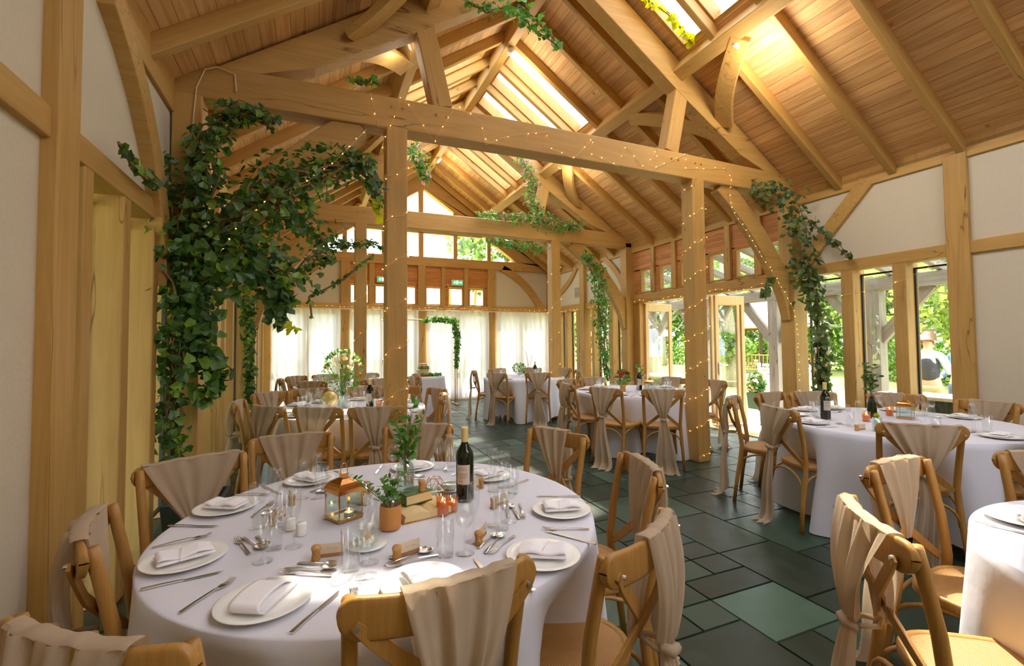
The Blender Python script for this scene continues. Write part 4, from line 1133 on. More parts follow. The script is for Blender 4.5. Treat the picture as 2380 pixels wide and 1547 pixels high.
# ------------------------------------------------------------------ tableware prototypes (built once, copied)
def proto(name, mat, build, smooth=True, autos=False, bevel=0, solid=0):
    b = MB(); build(b); return b.build(name, mat, None, smooth=smooth, autos=autos, bevel=bevel, solid=solid)
P_PLATE = proto('dinner_plate', CERAMIC, lambda b: b.lathe([(0,.002),(.075,.0),(.08,.0),(.115,.010),(.138,.016),(.140,.018),(.137,.0195),(.112,.0145),(.088,.007),(.07,.006),(0,.0065)], 48))
def napkin(b, seed=0, roll=1):
    r = random.Random(seed); L_, W = .155, .088
    # folded rectangle: two soft layers, long fold rising at one side
    for lay in range(2):
        z0 = .010 + lay*.011
        def f(u, v, z0=z0, lay=lay):
            a = 2*PI*v
            x = (u-.5)*L_*(1-.03*lay); ca, sa = math.cos(a), math.sin(a)
            y = math.copysign(abs(ca)**.35, ca)*(W/2-.003*lay); z = z0+.0055+math.copysign(abs(sa)**.6, sa)*.0055 + .004*math.sin(3*u*PI+seed)*lay
            e = min(1, min(u, 1-u)*24)**.5
            return (x, y, z0+.0055+(z-z0-.0055)*max(.05, e))
        b.grid(f, 20, 15)
    # band fold lines
    for q in (-.02, .022):
        b.tube([(q,-W/2-.001,.014),(q+.004,-W/2+.006,.0345),(q+.012,0,.0365),(q+.02,W/2-.006,.0345)], .0011, 5)
P_NAPKIN = proto('napkin', NAPK, lambda b: napkin(b, 1)); P_NAPKIN2 = None
def napkin_fold(b):
    # runner folded over itself (rolled end towards the guest)
    def f(u, v):
        s = u*1.6
        w = .088
        if s < .42: a = PI*s/.42; x = -.07 - .013*math.sin(a); z = .013+.012*(1-math.cos(a))*.9
        else: q = (s-.42)/1.18; x = -.07 + q*.16; z = .0345 + .006*math.sin(q*PI*1.1) - .022*max(0,q-.7)/.3
        y = (v-.5)*w + (.012*math.sin(s*2.2))
        return (x, y, z)
    b.grid(f, 30, 10)
    b.box(-.07,.085,-.045,.045,.008,.026)
P_NAPKIN2 = proto('napkin', NAPK, napkin_fold, solid=.003)
def cutlery(kind):
    def f(b):
        # lies along Y, handle at -y, ends at +y
        def st(pts, ws, t=.0022): b.strip(pts, (0,0,1), ws, t)
        if kind == 'knife':
            st([(0,-.115,.002),(0,-.06,.0035),(0,.0,.003)], [.013,.011,.008], .005)
            b.prism([(-.005,0),(.0065,.002),(.009,.05),(.007,.095),(-.004,.118),(-.005,.1)], .002, .0036, axis='z')
        elif kind == 'fork':
            st([(0,-.1,.002),(0,-.05,.006),(0,.02,.009),(0,.04,.006)], [.013,.009,.006,.008])
            b.prism([(-.004,.035),(.004,.035),(.0115,.05),(.0115,.062),(-.0115,.062),(-.0115,.05)], .003, .006, axis='z')
            for k in range(4):
                x = -.010+k*.0067; st([(x,.06,.0045),(x,.08,.004),(x,.1,.011)], [.0032,.0028,.0015], .002)
        else:
            L_ = 1 if kind == 'spoon' else .78
            st([(0,-.1*L_,.002),(0,-.05*L_,.006),(0,.03*L_,.007)], [.013,.009,.005])
            def g(u, v):
                a = 2*PI*u; rr = v
                x = .019*L_*rr*math.cos(a); y = (.062+.030*rr*math.sin(a))*L_+.0; return (x, y, .002+.0085*rr*rr)
            b.grid(g, 20, 6, closeu=True)
    return f
P_KNIFE = proto('dinner_knife', STEEL, cutlery('knife'), smooth=False)
P_FORK = proto('fork', STEEL, cutlery('fork'), smooth=False)
P_SPOON = proto('spoon', STEEL, cutlery('spoon'), solid=.0012)
P_TEA = proto('teaspoon', STEEL, cutlery('teaspoon'), solid=.0012)
P_WINE = proto('wine_glass', GLASS, lambda b: b.lathe([(0,.002),(.033,.0),(.034,.002),(.012,.006),(.0045,.012),(.004,.075),(.008,.083),(.026,.1),(.034,.122),(.035,.14),(.031,.165),(.028,.176),(.0272,.176),(.030,.163),(.0338,.14),(.0328,.122),(.0245,.102),(.006,.088),(0,.086)], 24))
P_FLUTE = proto('champagne_flute', GLASS, lambda b: b.lathe([(0,.002),(.031,.0),(.032,.002),(.010,.006),(.004,.012),(.0038,.075),(.008,.088),(.019,.118),(.0245,.155),(.0235,.19),(.021,.212),(.0202,.212),(.0226,.19),(.0235,.155),(.018,.119),(.005,.094),(0,.092)], 22))
P_TUMB = proto('tumbler', GLASS, lambda b: b.lathe([(0,.0),(.029,.0),(.030,.003),(.032,.13),(.0312,.13),(.0285,.012),(0,.010)], 22))
for q, s_ in ((P_PLATE,.82),(P_NAPKIN,.95),(P_NAPKIN2,.9),(P_KNIFE,.82),(P_FORK,.82),(P_SPOON,.82),(P_TEA,.82),(P_WINE,.9),(P_FLUTE,.9),(P_TUMB,.9)): q.scale = (s_,)*3
USED = set()
def put(pr, x, y, z, rz, label, cat, group=None, rx=0):
    if pr.name not in USED: USED.add(pr.name); o = pr
    else: o = pr.copy(); COL.objects.link(o)
    o.location = (x, y, z); o.rotation_euler = (rx, 0, rz); tag(o, label, cat, group); return o

# short phrases for each place
PL = {0:'at the near left of the nearest table',1:'at the left edge of the nearest table',2:'at the far left of the nearest table',3:'behind the lantern on the nearest table',4:'behind the vases on the nearest table',5:'behind the wine bottle on the nearest table',6:'at the right edge of the nearest table',7:'in the sun at the near right of the nearest table',8:'behind the bottom centre chair'}
PLPOS = [(-.115,1.36),(-.365,1.728),(-.328,2.196),(-.021,2.465),(.48,2.492),(.792,2.167),(.888,1.617),(.647,1.298),(.275,1.28)]
NROT = [62,20,-30,-50,-75,20,-15,150,100]
A = TABLES['A']
for i, (x, y) in enumerate(PLPOS):
    a = math.atan2(y-A[1], x-A[0])   # outward
    ph = PL[i]
    put(P_PLATE, x, y, ZT, 0, 'white dinner plate ' + ph, 'plate', 'dinner plates on the nearest table')
    put(P_NAPKIN2 if i in (0,) else P_NAPKIN, x, y, ZT+.004, R(NROT[i]), 'folded white napkin on the plate ' + ph, 'napkin', 'napkins on the nearest table')
    tx, ty = -math.sin(a), math.cos(a)     # to the diner's left seen from outside? (counter-clockwise)
    inx, iny = -math.cos(a), -math.sin(a)
    rot = math.atan2(iny, inx)-PI/2
    # knife on the diner's right (clockwise seen inward), fork on the left
    kr, kf = .175, .175
    rx, ry = iny, -inx
    px, py = x+rx*kr, y+ry*kr
    if i == 0: px, py, rk = .009, 1.272, math.atan2(1.343-1.202,.062+.044)-PI/2
    elif i == 1: px, py, rk = -.338, 1.584, math.atan2(1.596-1.573,.181)-PI/2
    else: rk = rot
    put(P_KNIFE, px, py, ZT, rk, 'steel dinner knife beside the plate ' + ph, 'knife', 'knives on the nearest table')
    fx, fy = x-rx*kf, y-ry*kf
    if i == 0: continue_f = False
    if math.hypot(fx-A[0], fy-A[1]) < .74:
        put(P_FORK, fx, fy, ZT, rot, 'steel fork beside the plate ' + ph, 'fork', 'forks on the nearest table')
    # dessert spoons above the plate
    cx_, cy_ = x+inx*.185, y+iny*.185
    put(P_SPOON, cx_-rx*.0, cy_, ZT+.001, rot-PI/2+.25, 'dessert spoon laid above the plate ' + ph, 'spoon', 'dessert spoons on the nearest table')
    put(P_TEA, cx_+inx*.028, cy_+iny*.028, ZT+.001, rot-PI/2+.12, 'teaspoon laid above the plate ' + ph, 'spoon', 'teaspoons on the nearest table')
    put(P_FORK, cx_-inx*.03, cy_-iny*.03, ZT+.001, rot+PI/2+.1, 'dessert fork laid above the plate ' + ph, 'fork', 'dessert forks on the nearest table')
GL = [  # wine, flute, tumbler positions per place
 ((.138,1.402),(.156,1.485),(.099,1.461)),
 ((-.144,1.625),(-.06,1.70),(-.12,1.71)),
 ((-.19,1.93),(-.135,1.985),(-.10,1.915)),
 ((-.05,2.215),(.01,2.19),(.03,2.26)),
 ((.36,2.37),(.41,2.33),(.43,2.41)),
 ((.60,2.42),(.64,2.36),(.67,2.44)),
 ((.80,2.0),(.735,1.965),(.80,1.90)),
 ((.666,1.61),(.60,1.60),(.612,1.555)),
 ((.436,1.425),(.49,1.50),(.376,1.435))]
for i, (w_, f_, t_) in enumerate(GL):
    ph = PL[i]
    put(P_WINE, w_[0], w_[1], ZT, 0, 'empty wine glass ' + ph, 'wine glass', 'wine glasses on the nearest table')
    put(P_FLUTE, f_[0], f_[1], ZT, 0, 'tall champagne flute ' + ph, 'champagne flute', 'flutes on the nearest table')
    put(P_TUMB, t_[0], t_[1], ZT, 0, 'straight water tumbler ' + ph, 'tumbler', 'tumblers on the nearest table')

# place cards held in champagne corks
def place_card(x, y, rz, label, wr=0):
    c = empty('place_card_holder', (x,y,ZT), rz); tag(c, label, 'place card', 'corks with place cards')
    b = MB(); b.lathe([(0,0),(.0125,0),(.0135,.004),(.0122,.018),(.0118,.024),(.0142,.032),(.0148,.038),(.012,.043),(0,.044)], 14); b.build('cork', CORK, c, smooth=True)
    b = MB(); b.box(.005,.078,-.0008,.0008,.004,.046); b.build('card', CARD, c)
    b = MB(); b.box(.012,.0785,-.0012,.0012,.004,.015); b.build('band', CARDB, c)
    b = MB(); r = random.Random(wr); x0 = .03
    for w_ in range(2):
        pts = []
        n = 7+w_*2
        for k in range(n): pts.append((x0+k*.0019, -.0013, .030+.0016*math.sin(k*2.1+wr)+(.002 if k == 0 else 0)))
        b.tube(pts, .00032, 4); x0 += n*.0019+.004
    b.build('handwritten_name', INK, c)
place_card(.006, 1.569, R(-8), 'cork and place card left of centre at the near side', 1)
place_card(.233, 1.467, R(18), 'cork and place card facing the bottom centre chair', 2)
place_card(.497, 1.468, R(52), 'cork and place card turned sideways near the right hand forks', 3)
place_card(-.085, 2.134, R(100), 'cork and place card by the far left glasses', 4)
place_card(.42, 2.235, R(150), 'cork and place card behind the tall clear vase', 5)
place_card(.70, 2.03, R(200), 'cork and place card behind the wine bottle', 6)
place_card(-.14, 1.93, R(60), 'cork and place card among the left hand glasses', 7)
place_card(.66, 1.76, R(20), 'cork and place card between the right hand glasses', 8)
b = MB(); b.lathe([(0,0),(.0125,0),(.0135,.004),(.0122,.018),(.0118,.024),(.0142,.032),(.0148,.038),(.012,.043),(0,.044)], 14)
o = b.build('champagne_cork', CORK, None, smooth=True); o.location = (.393,1.86,ZT+.0745); tag(o, 'champagne cork standing on the green book', 'cork')

# ------------------------------------------------------------------ centrepiece on the near table
def lantern(x, y, rz, label, h=.2, w=.058):
    l = empty('lantern', (x,y,ZT), rz); tag(l, label, 'lantern'); l.scale = (.86,.86,.86)
    b = MB(); b.box(-w,w,-w,w,0,.008); b.build('base', COPPER, l, bevel=.001)
    for sx in (-1,1):
        for sy in (-1,1):
            b = MB(); b.box(sx*w-.005 if sx>0 else sx*w, sx*w if sx>0 else sx*w+.005, sy*w-.005 if sy>0 else sy*w, sy*w if sy>0 else sy*w+.005, .008,.125); b.build('corner_bar', COPPER, l)
    b = MB()
    for z0 in (.008,.118):
        for s in (-1,1): b.box(-w,w,s*w-.004,s*w+.004,z0,z0+.007); b.box(s*w-.004,s*w+.004,-w,w,z0,z0+.007)
    b.build('frame', COPPER, l)
    for s in (-1,1):
        b = MB(); b.box(-w+.004,w-.004,s*w-.001,s*w+.001,.014,.12); b.build('pane', CLEARV, l)
        b = MB(); b.box(s*w-.001,s*w+.001,-w+.004,w-.004,.014,.12); b.build('pane', CLEARV, l)
    b = MB(); k = w+.004
    prof = [(k,.125),(k-.001,.135),(k*.86,.150),(k*.72,.158),(k*.34,.174),(k*.26,.176)]
    vs = []
    for (q, z) in prof: vs += [(-q,-q,z),(q,-q,z),(q,q,z),(-q,q,z)]
    fs = [(i*4+j, i*4+(j+1)%4, i*4+4+(j+1)%4, i*4+4+j) for i in range(len(prof)-1) for j in range(4)]
    b.add(vs, fs+[(len(vs)-4,len(vs)-3,len(vs)-2,len(vs)-1)]); b.build('roof', COPPER, l)
    b = MB(); b.box(-.014,.014,-.014,.014,.176,.192); b.box(-.017,.017,-.017,.017,.192,.197); b.build('chimney', COPPER, l)
    b = MB(); b.tube([(.016*math.cos(PI*t/8)*(1+.25*math.sin(PI*t/8)),0,.197+.042*math.sin(PI*t/8)) for t in range(9)], .0022, 7); b.build('handle', COPPER, l, smooth=True)
lantern(.104, 1.905, R(28), 'rose copper lantern with glass sides at the centre of the nearest table')
b = MB(); b.lathe([(0,0),(.018,0),(.018,.012),(0,.012)], 18, c=(.122,1.90,ZT+.0085)); t = b.build('tealight', CERAMIC, None); tag(t, 'lit tealight inside the copper lantern', 'candle')
b = MB(); b.lathe([(0,.013),(.003,.017),(.002,.024),(0,.028)], 8, c=(.122,1.90,ZT+.0085)); b.build('flame', FLAME, t)
# gold painted jar
j = empty('glass_jar', (.251,1.724,ZT)); tag(j, 'gold painted glass jar holding green sprigs, centre of the nearest table', 'jar')
b = MB(); b.lathe([(0,0),(.032,0),(.037,.006),(.038,.03),(.038,.075),(.036,.084)], 28); b.build('gold_body', plain('gold_paint', (214,150,80), .45, .35), j, smooth=True)
b = MB(); b.lathe([(.036,.084),(.035,.096),(.029,.106),(.028,.108),(.030,.110),(.030,.122),(.0285,.122),(.0285,.11)], 28); b.build('neck', CLEARV, j, smooth=True)
def sprigs(name, x, y, z, label, cat, n, h, spread, mat, seed, leaf=.035, perst=12, fn=oval, lean=(0,0), stemr=.0013, base=.0, group=None):
    p = empty(name, (x,y,z)); tag(p, label, cat, group); r = random.Random(seed)
    st = MB(); lf = MB()
    for i in range(n):
        a = r.uniform(0,6.28); sp = spread*r.uniform(.3,1); hh = h*r.uniform(.6,1)
        tip = Vector((sp*math.cos(a)+lean[0], sp*math.sin(a)+lean[1], hh)); pts = []
        for k in range(7):
            t = k/6; pts.append(Vector((tip.x*t**1.6, tip.y*t**1.6, base+(hh-base)*t)) + Vector((r.uniform(-1,1)*base*.05, 0, 0)))
        st.tube(pts, [stemr]*6+[stemr*.4], 5)
        for q in range(perst):
            t = .35+.65*q/perst+.02; k = min(5, int(t*6)); c = pts[k].lerp(pts[k+1], t*6-k)
            d = rv(r); d.z = abs(d.z)*.6; d.normalize(); s = leaf*r.uniform(.6,1.2)
            fn(lf, c+d*s*.55, d.cross(rv(r))+Vector((0,0,.3)), d, s)
    st.build('stems', STEM if mat is not LEAFR else HEDGE, p); lf.build('leaves', mat, p)
    return p
SPRIG = leafmat('sprig_leaf', (50,110,36), (104,160,64))
sprigs('green_sprigs', .251, 1.724, ZT+.05, 'short green sprigs standing in the gold jar', 'foliage', 8, .15, .06, SPRIG, 5, .036, 9)
sprigs('green_sprigs', .251, 1.724, ZT+.05, 'long thin sprig arching left from the gold jar over the lantern', 'foliage', 2, .17, .02, SPRIG, 6, .03, 8, lean=(-.13,.06))
# clear bottle vase
b = MB(); b.lathe([(0,0),(.032,0),(.036,.006),(.037,.08),(.034,.1),(.018,.125),(.013,.132),(.013,.158),(.0165,.160),(.0165,.168),(.012,.168),(.012,.132),(.016,.122),(.032,.098),(.0345,.08),(.0335,.01),(0,.008)], 28)
o = b.build('bottle_vase', CLEARV, None, smooth=True); o.location = (.335,1.90,ZT+.0745); tag(o, 'tall clear bottle vase of greenery standing on the green book', 'vase')
sprigs('green_sprigs', .335, 1.90, ZT+.09, 'tall bushy greenery rising from the clear bottle vase', 'foliage', 13, .36, .10, SPRIG, 8, .042, 11, base=.0)
# books
bk = empty('open_book', (.39,1.835,ZT), R(12)); tag(bk, 'old open book lying under the green book', 'book')
PAPER = plain('old_paper', (232,206,150), .8, noise=.05, nscale=200)
b = MB()
for s in (-1, 1):
    top = [(0,.020),(.03,.032),(.06,.032),(.1,.026),(.105,.004),(0,.002)]
    b.prism([(s*q[0], q[1]) for q in (top if s > 0 else top[::-1])], -.075, .075)
b.build('pages', PAPER, bk, bevel=.001); b = MB(); b.box(-.11,.11,-.078,.078,0,.003); b.build('cover', plain('tan_cover', (190,140,70), .6), bk)
gbk = empty('green_book', (.365,1.885,ZT+.0335), R(20)); tag(gbk, 'small closed green cloth book on top of the open one', 'book')
GBM = plain('green_cloth', (96,122,74), .8)
b = MB(); b.box(-.06,.06,-.045,.045,0,.004); b.box(-.06,.06,-.045,.045,.036,.04); b.box(-.06,-.056,-.045,.045,0,.04); b.build('cover', GBM, gbk, bevel=.001)
b = MB(); b.box(-.056,.057,-.043,.043,.004,.036); b.build('pages', PAPER, gbk)
# orange votives
for (x, y, h_, lb) in ((.455,1.775,.075,'tall amber glass votive with a lit candle in front of the open book'),(.50,1.80,.055,'smaller amber votive just right of the tall one')):
    v = empty('votive_candle', (x,y,ZT)); tag(v, lb, 'candle')
    b = MB(); b.lathe([(0,0),(.021,0),(.023,.004),(.024,h_),(.0235,h_),(.022,.004),(0,.004)], 20); b.build('holder', thin_glass('amber_glass', (1,.78,.5,1), .05, .12, .6), v, smooth=True)
    b = MB(); b.lathe([(0,.005),(.0205,.005),(.0205,h_*.68),(0,h_*.66)], 20); b.build('wax', ORANGE, v, smooth=True)
    b = MB(); b.lathe([(0,h_*.70),(.003,h_*.75),(.002,h_*.85),(0,h_*.92)], 8); b.build('flame', FLAME, v)
# geometric wire ornament with tealight glass
g = empty('wire_geometric_holder', (.475,1.985,ZT)); tag(g, 'rose gold wire geometric holder between the books and the wine bottle', 'candle holder')
b = MB(); v6 = [(.055*math.cos(k*PI/3),.055*math.sin(k*PI/3),.04) for k in range(6)]; t5 = [(.026*math.cos(k*PI/3+.5),.026*math.sin(k*PI/3+.5),.085) for k in range(6)]; b0 = [(.032*math.cos(k*PI/3+.5),.032*math.sin(k*PI/3+.5),.002) for k in range(6)]
for k in range(6):
    k2 = (k+1) % 6
    for p_, q_ in ((v6[k],v6[k2]),(t5[k],t5[k2]),(b0[k],b0[k2]),(v6[k],t5[k]),(v6[k2],t5[k]),(v6[k],b0[k])): b.tube([p_,q_], .0011, 5)
b.build('wire_frame', COPPER, g)
b = MB(); b.lathe([(0,.003),(.018,.003),(.022,.02),(.018,.045),(.0172,.045),(.021,.02),(.017,.005),(0,.005)], 18); b.build('glass_cup', CLEARV, g, smooth=True)
# dish of oil on saucer
d = empty('olive_dish', (.56,2.05,ZT)); tag(d, 'small white bowl of olives on a saucer behind the wire holder', 'bowl')
b = MB(); b.lathe([(0,.003),(.03,.001),(.055,.008),(.056,.01),(.03,.005),(0,.005)], 28); b.build('saucer', CERAMIC, d, smooth=True)
b = MB(); b.lathe([(0,.008),(.025,.008),(.04,.022),(.046,.036),(.044,.037),(.037,.024),(.022,.012),(0,.012)], 28); b.build('bowl', CERAMIC, d, smooth=True)
b = MB(); b.lathe([(0,.030),(.040,.029)], 24); b.build('oil', plain('green_oil', (110,120,40), .15), d)
# mercury votive glass
b = MB(); b.lathe([(0,0),(.024,0),(.02,.006),(.03,.02),(.036,.045),(.034,.065),(.027,.085),(.0262,.085),(.033,.065),(.035,.045),(.029,.022),(0,.01)], 24)
o = b.build('mercury_vase', MERC, None, smooth=True); o.location = (.19,2.03,ZT); tag(o, 'mottled gold mercury glass vase right behind the lantern', 'vase')
# salt and pepper
for (x, y, lb) in ((-.078,1.859,'white cylindrical salt pot, the one nearer the glasses'),(-.041,1.793,'white cylindrical pepper pot, the one nearer the viewer')):
    b = MB(); b.lathe([(0,0),(.0165,0),(.0175,.003),(.0175,.038),(.016,.042),(0,.043)], 20); o = b.build('salt_pot', CERAMIC, None, smooth=True); o.location = (x,y,ZT); tag(o, lb, 'salt pot', 'salt and pepper pots')
# silver cup dish with sugar
d = empty('glass_sugar_dish', (.16,1.60,ZT)); tag(d, 'cut glass dish on a small saucer, nearer than the lantern', 'dish')
b = MB(); b.lathe([(0,.003),(.035,.001),(.062,.009),(.063,.011),(.035,.005),(0,.005)], 28); b.build('saucer', CERAMIC, d, smooth=True)
b = MB(); b.lathe([(0,.008),(.02,.008),(.035,.02),(.045,.045),(.043,.046),(.033,.023),(.018,.012),(0,.012)], 14); b.build('bowl', CLEARV, d)
b = MB(); r = random.Random(4)
for k in range(16): q = rv(r)*.02; b.box(q.x-.006,q.x+.006,q.y-.006,q.y+.006,.016+abs(q.z)*.5,.026+abs(q.z)*.5)
b.build('sugar_lumps', plain('sugar', (222,190,140), .7), d)
# wine bottles
def wine(x, y, z, label, rz=0, sc=1.0):
    w = empty('wine_bottle', (x,y,z), rz); tag(w, label, 'wine bottle', 'wine bottles'); w.scale = (sc,)*3
    b = MB(); b.lathe([(0,.003),(.028,0),(.0365,.004),(.0372,.01),(.0372,.185),(.034,.205),(.022,.225),(.015,.238),(.0142,.25),(.0142,.262),(0,.262)], 28); b.build('bottle', WINEG, w, smooth=True)
    b = MB(); b.lathe([(.0146,.243),(.0149,.295),(.0158,.297),(.0158,.302),(.0142,.305),(0,.305)], 20); b.build('capsule', CAPS, w, smooth=True)
    b = MB(); n = 13
    b.add([(.0376*math.cos(R(-165+k*7.5)),.0376*math.sin(R(-165+k*7.5)),z_) for z_ in (.075,.155) for k in range(n)], [(k,k+1,n+k+1,n+k) for k in range(n-1)]); o = b.build('label', LABELM, w)
    b = MB()
    for (z_, a0, a1) in ((.142,-140,-100),(.134,-150,-92),(.118,-150,-92),(.112,-148,-98),(.106,-150,-92),(.100,-146,-104),(.088,-150,-120)):
        m_ = 8; b.add([(.0378*math.cos(R(a0+(a1-a0)*k/m_)),.0378*math.sin(R(a0+(a1-a0)*k/m_)),zz) for zz in (z_,z_+.0016) for k in range(m_+1)], [(k,k+1,m_+2+k,m_+1+k) for k in range(m_)])
    b.build('label_print', INK, o)
wine(.583, 1.898, ZT, 'dark red wine bottle with pale label on the nearest table')

# ------------------------------------------------------------------ settings on the other tables
r = random.Random(21)
for (tb, x, y, fa, ph) in chairs:
    if tb in 'A': continue
    cx, cy, Rr = TABLES[tb]
    a = math.atan2(y-cy, x-cx); far = tb == 'C'
    px, py = cx+(Rr-.15)*math.cos(a), cy+(Rr-.15)*math.sin(a)
    sh = ph.split(',')[0] if not far else 'on the far left table'
    q = ph if not far else 'on the far left table'
    g = TN[tb]
    put(P_PLATE, px, py, ZT, 0, 'white plate set at ' + q if not far else 'white dinner plate on the far left table', 'plate', 'plates on the '+g)
    put(P_NAPKIN, px, py, ZT+.004, a+PI/2+r.uniform(-.4,.4), 'folded napkin set at ' + q if not far else 'folded napkin on a plate on the far left table', 'napkin', 'napkins on the '+g)
    ix, iy = -math.cos(a), -math.sin(a); rx, ry = iy, -ix
    def at(u, v): return px+ix*u+rx*v, py+iy*u+ry*v
    w = at(.20,.10); put(P_WINE, w[0], w[1], ZT, 0, 'wine glass set at ' + q if not far else 'wine glass on the far left table', 'wine glass', 'wine glasses on the '+g)
    w = at(.17,.17); put(P_TUMB, w[0], w[1], ZT, 0, 'tumbler set at ' + q if not far else 'water tumbler on the far left table', 'tumbler', 'tumblers on the '+g)
    w = at(.25,.16); put(P_FLUTE, w[0], w[1], ZT, 0, 'flute set at ' + q if not far else 'champagne flute on the far left table', 'champagne flute', 'flutes on the '+g)
    if tb in 'EFG' or tb == 'B':
        w = at(-.02,.17); put(P_KNIFE, w[0], w[1], ZT, a+PI/2, 'knife set at ' + q, 'knife', 'knives on the '+g)
        w = at(.17,.0); put(P_SPOON, w[0], w[1], ZT, a+.2, 'spoon set at ' + q, 'spoon', 'spoons on the '+g)
place_card(3.62, 2.15, R(-10), 'cork and place card on the window table, nearest its left edge', 9)
put(P_PLATE, 2.36, .84, ZT, 0, 'large white plate on the corner table at the right picture edge', 'plate')
put(P_NAPKIN, 2.40, .84, ZT+.004, .3, 'napkin on the large plate of the corner table', 'napkin')
put(P_KNIFE, 2.15, .74, ZT, R(-60), 'knife pointing inward on the corner table', 'knife')
put(P_FORK, 2.38, .52, ZT, R(-70), 'fork at the very edge of the corner table', 'fork')

def bouquet(x, y, z, label, seed, n, rad, hh, leafm, flm, gr=140, fr_=60, size=.05):
    p = empty('flower_arrangement', (x,y,z)); tag(p, label, 'flowers'); r = random.Random(seed)
    st = MB(); lf = MB(); fl = MB()
    for i in range(n):
        a = r.uniform(0,6.28); e = r.uniform(.3,1); tip = Vector((rad*e*math.cos(a), rad*e*math.sin(a), hh*r.uniform(.55,1)))
        st.tube([(0,0,0), tuple(tip*.5+Vector((0,0,.03))), tuple(tip)], .0018, 4)
    for i in range(gr):
        d = rv(r); c = Vector((d.x*rad*.9, d.y*rad*.9, hh*.55+d.z*hh*.42)); oval(lf, c, rv(r), d+Vector((0,0,.3)), size*r.uniform(.7,1.4))
    for i in range(fr_):
        d = rv(r); c = Vector((d.x*rad*.8, d.y*rad*.8, hh*.6+abs(d.z)*hh*.36))
        for k in range(4): heart(fl, c+rv(r)*size*.25, d+rv(r)*.5, rv(r), size*.7)
    st.build('stems', HEDGE, p); lf.build('leaves', leafm, p); fl.build('blossoms', flm, p); return p
# second table
cx, cy, _ = TABLES['B']
b = MB(); b.lathe([(0,0),(.05,0),(.055,.01),(.05,.12),(.055,.14),(.052,.14),(.046,.12),(.05,.012),(0,.01)], 20); o = b.build('vase', CLEARV, None, smooth=True); o.location = (.27,5.2,ZT); tag(o, 'clear glass vase holding the white flowers on the second table', 'vase')
bouquet(.27, 5.2, ZT+.1, 'tall loose arrangement of white flowers and greenery on the second table', 31, 30, .22, .52, SPRIG, FLOWERW, 230, 40, .042)
s = empty('brass_globe', (.13, 4.86, ZT)); tag(s, 'pale gold globe on a slim brass foot in front of the white flowers', 'globe')
b = MB(); b.lathe([(0,0),(.04,0),(.038,.008),(.008,.02),(.006,.05),(.006,.062)], 18); b.build('foot', BRASS, s, smooth=True)
b = MB(); n_ = 14; b.lathe([(.072*math.sin(PI*k/n_), .135-.072*math.cos(PI*k/n_)) for k in range(n_+1)], 24); b.build('ball', plain('pale_gold', (226,204,120), .3, .2), s, smooth=True)
b = MB(); b.tube([(.078*math.cos(PI*t/12-PI/2),0,.135+.078*math.sin(PI*t/12-PI/2)) for t in range(25)], .0025, 6); b.build('meridian_ring', BRASS, s)
wine(.52, 4.98, ZT, 'dark wine bottle with cream capsule on the second table')
for (x, y, lb) in ((.60,4.90,'orange votive beside the wine bottle on the second table'),):
    v = empty('votive_candle', (x,y,ZT)); tag(v, lb, 'candle'); b = MB(); b.lathe([(0,0),(.028,0),(.03,.09),(.029,.09),(.026,.005),(0,.005)], 16); b.build('holder', bpy.data.materials['amber_glass'], v, smooth=True)
    b = MB(); b.lathe([(0,.006),(.025,.006),(.026,.06),(0,.058)], 16); b.build('wax', ORANGE, v)
# far middle table
cx, cy, _ = TABLES['D']
bouquet(cx-.1, cy, ZT+.02, 'low green arrangement with tall dark twigs on the far middle table', 33, 18, .14, .26, SPRIG, FLOWERW, 140, 16, .045)
b = MB(); b.tube([(0,0,0),(.01,0,.2),(-.02,0,.42),(-.05,0,.5)], .004, 5); b.tube([(.02,0,0),(.07,0,.3),(.1,0,.42)], .004, 5); b.tube([(.01,0,.2),(.05,.02,.34)], .003, 5)
o = b.build('dark_twigs', STEM, None); o.location = (cx+.07, cy-.02, ZT); tag(o, 'bare dark twigs standing in the arrangement on the far middle table', 'twigs')
wine(cx+.14, cy-.2, ZT, 'wine bottle on the far middle table')
bouquet(.52, 8.4, ZT+.02, 'small posy on the far left table', 34, 12, .1, .2, SPRIG, FLOWERW, 80, 14, .04)
# middle right table
cx, cy, _ = TABLES['E']
wine(cx+.05, cy-.05, ZT, 'wine bottle with cream capsule on the middle right table')
bouquet(cx-.22, cy-.05, ZT+.05, 'leafy posy with red berries on the left of the middle right table', 35, 14, .11, .24, SPRIG, leafmat('berry', (160,50,50), (190,70,60)), 120, 18, .045)
b = MB(); b.lathe([(0,0),(.03,0),(.036,.01),(.037,.08),(.03,.1),(.029,.1),(.03,.01),(0,.01)], 20); o = b.build('glass_jar', plain('gold_jar', (214,150,80), .45, .35), None, smooth=True); o.location = (cx-.22, cy-.05, ZT); tag(o, 'orange gold jar holding the posy on the middle right table', 'jar')
sprigs('green_sprigs', cx+.22, cy+.15, ZT+.02, 'upright green sprigs right of the bottle on the middle right table', 'foliage', 9, .34, .08, SPRIG, 36, .045, 10)
lantern(cx+.12, cy-.18, R(20), 'small copper lantern on the middle right table')
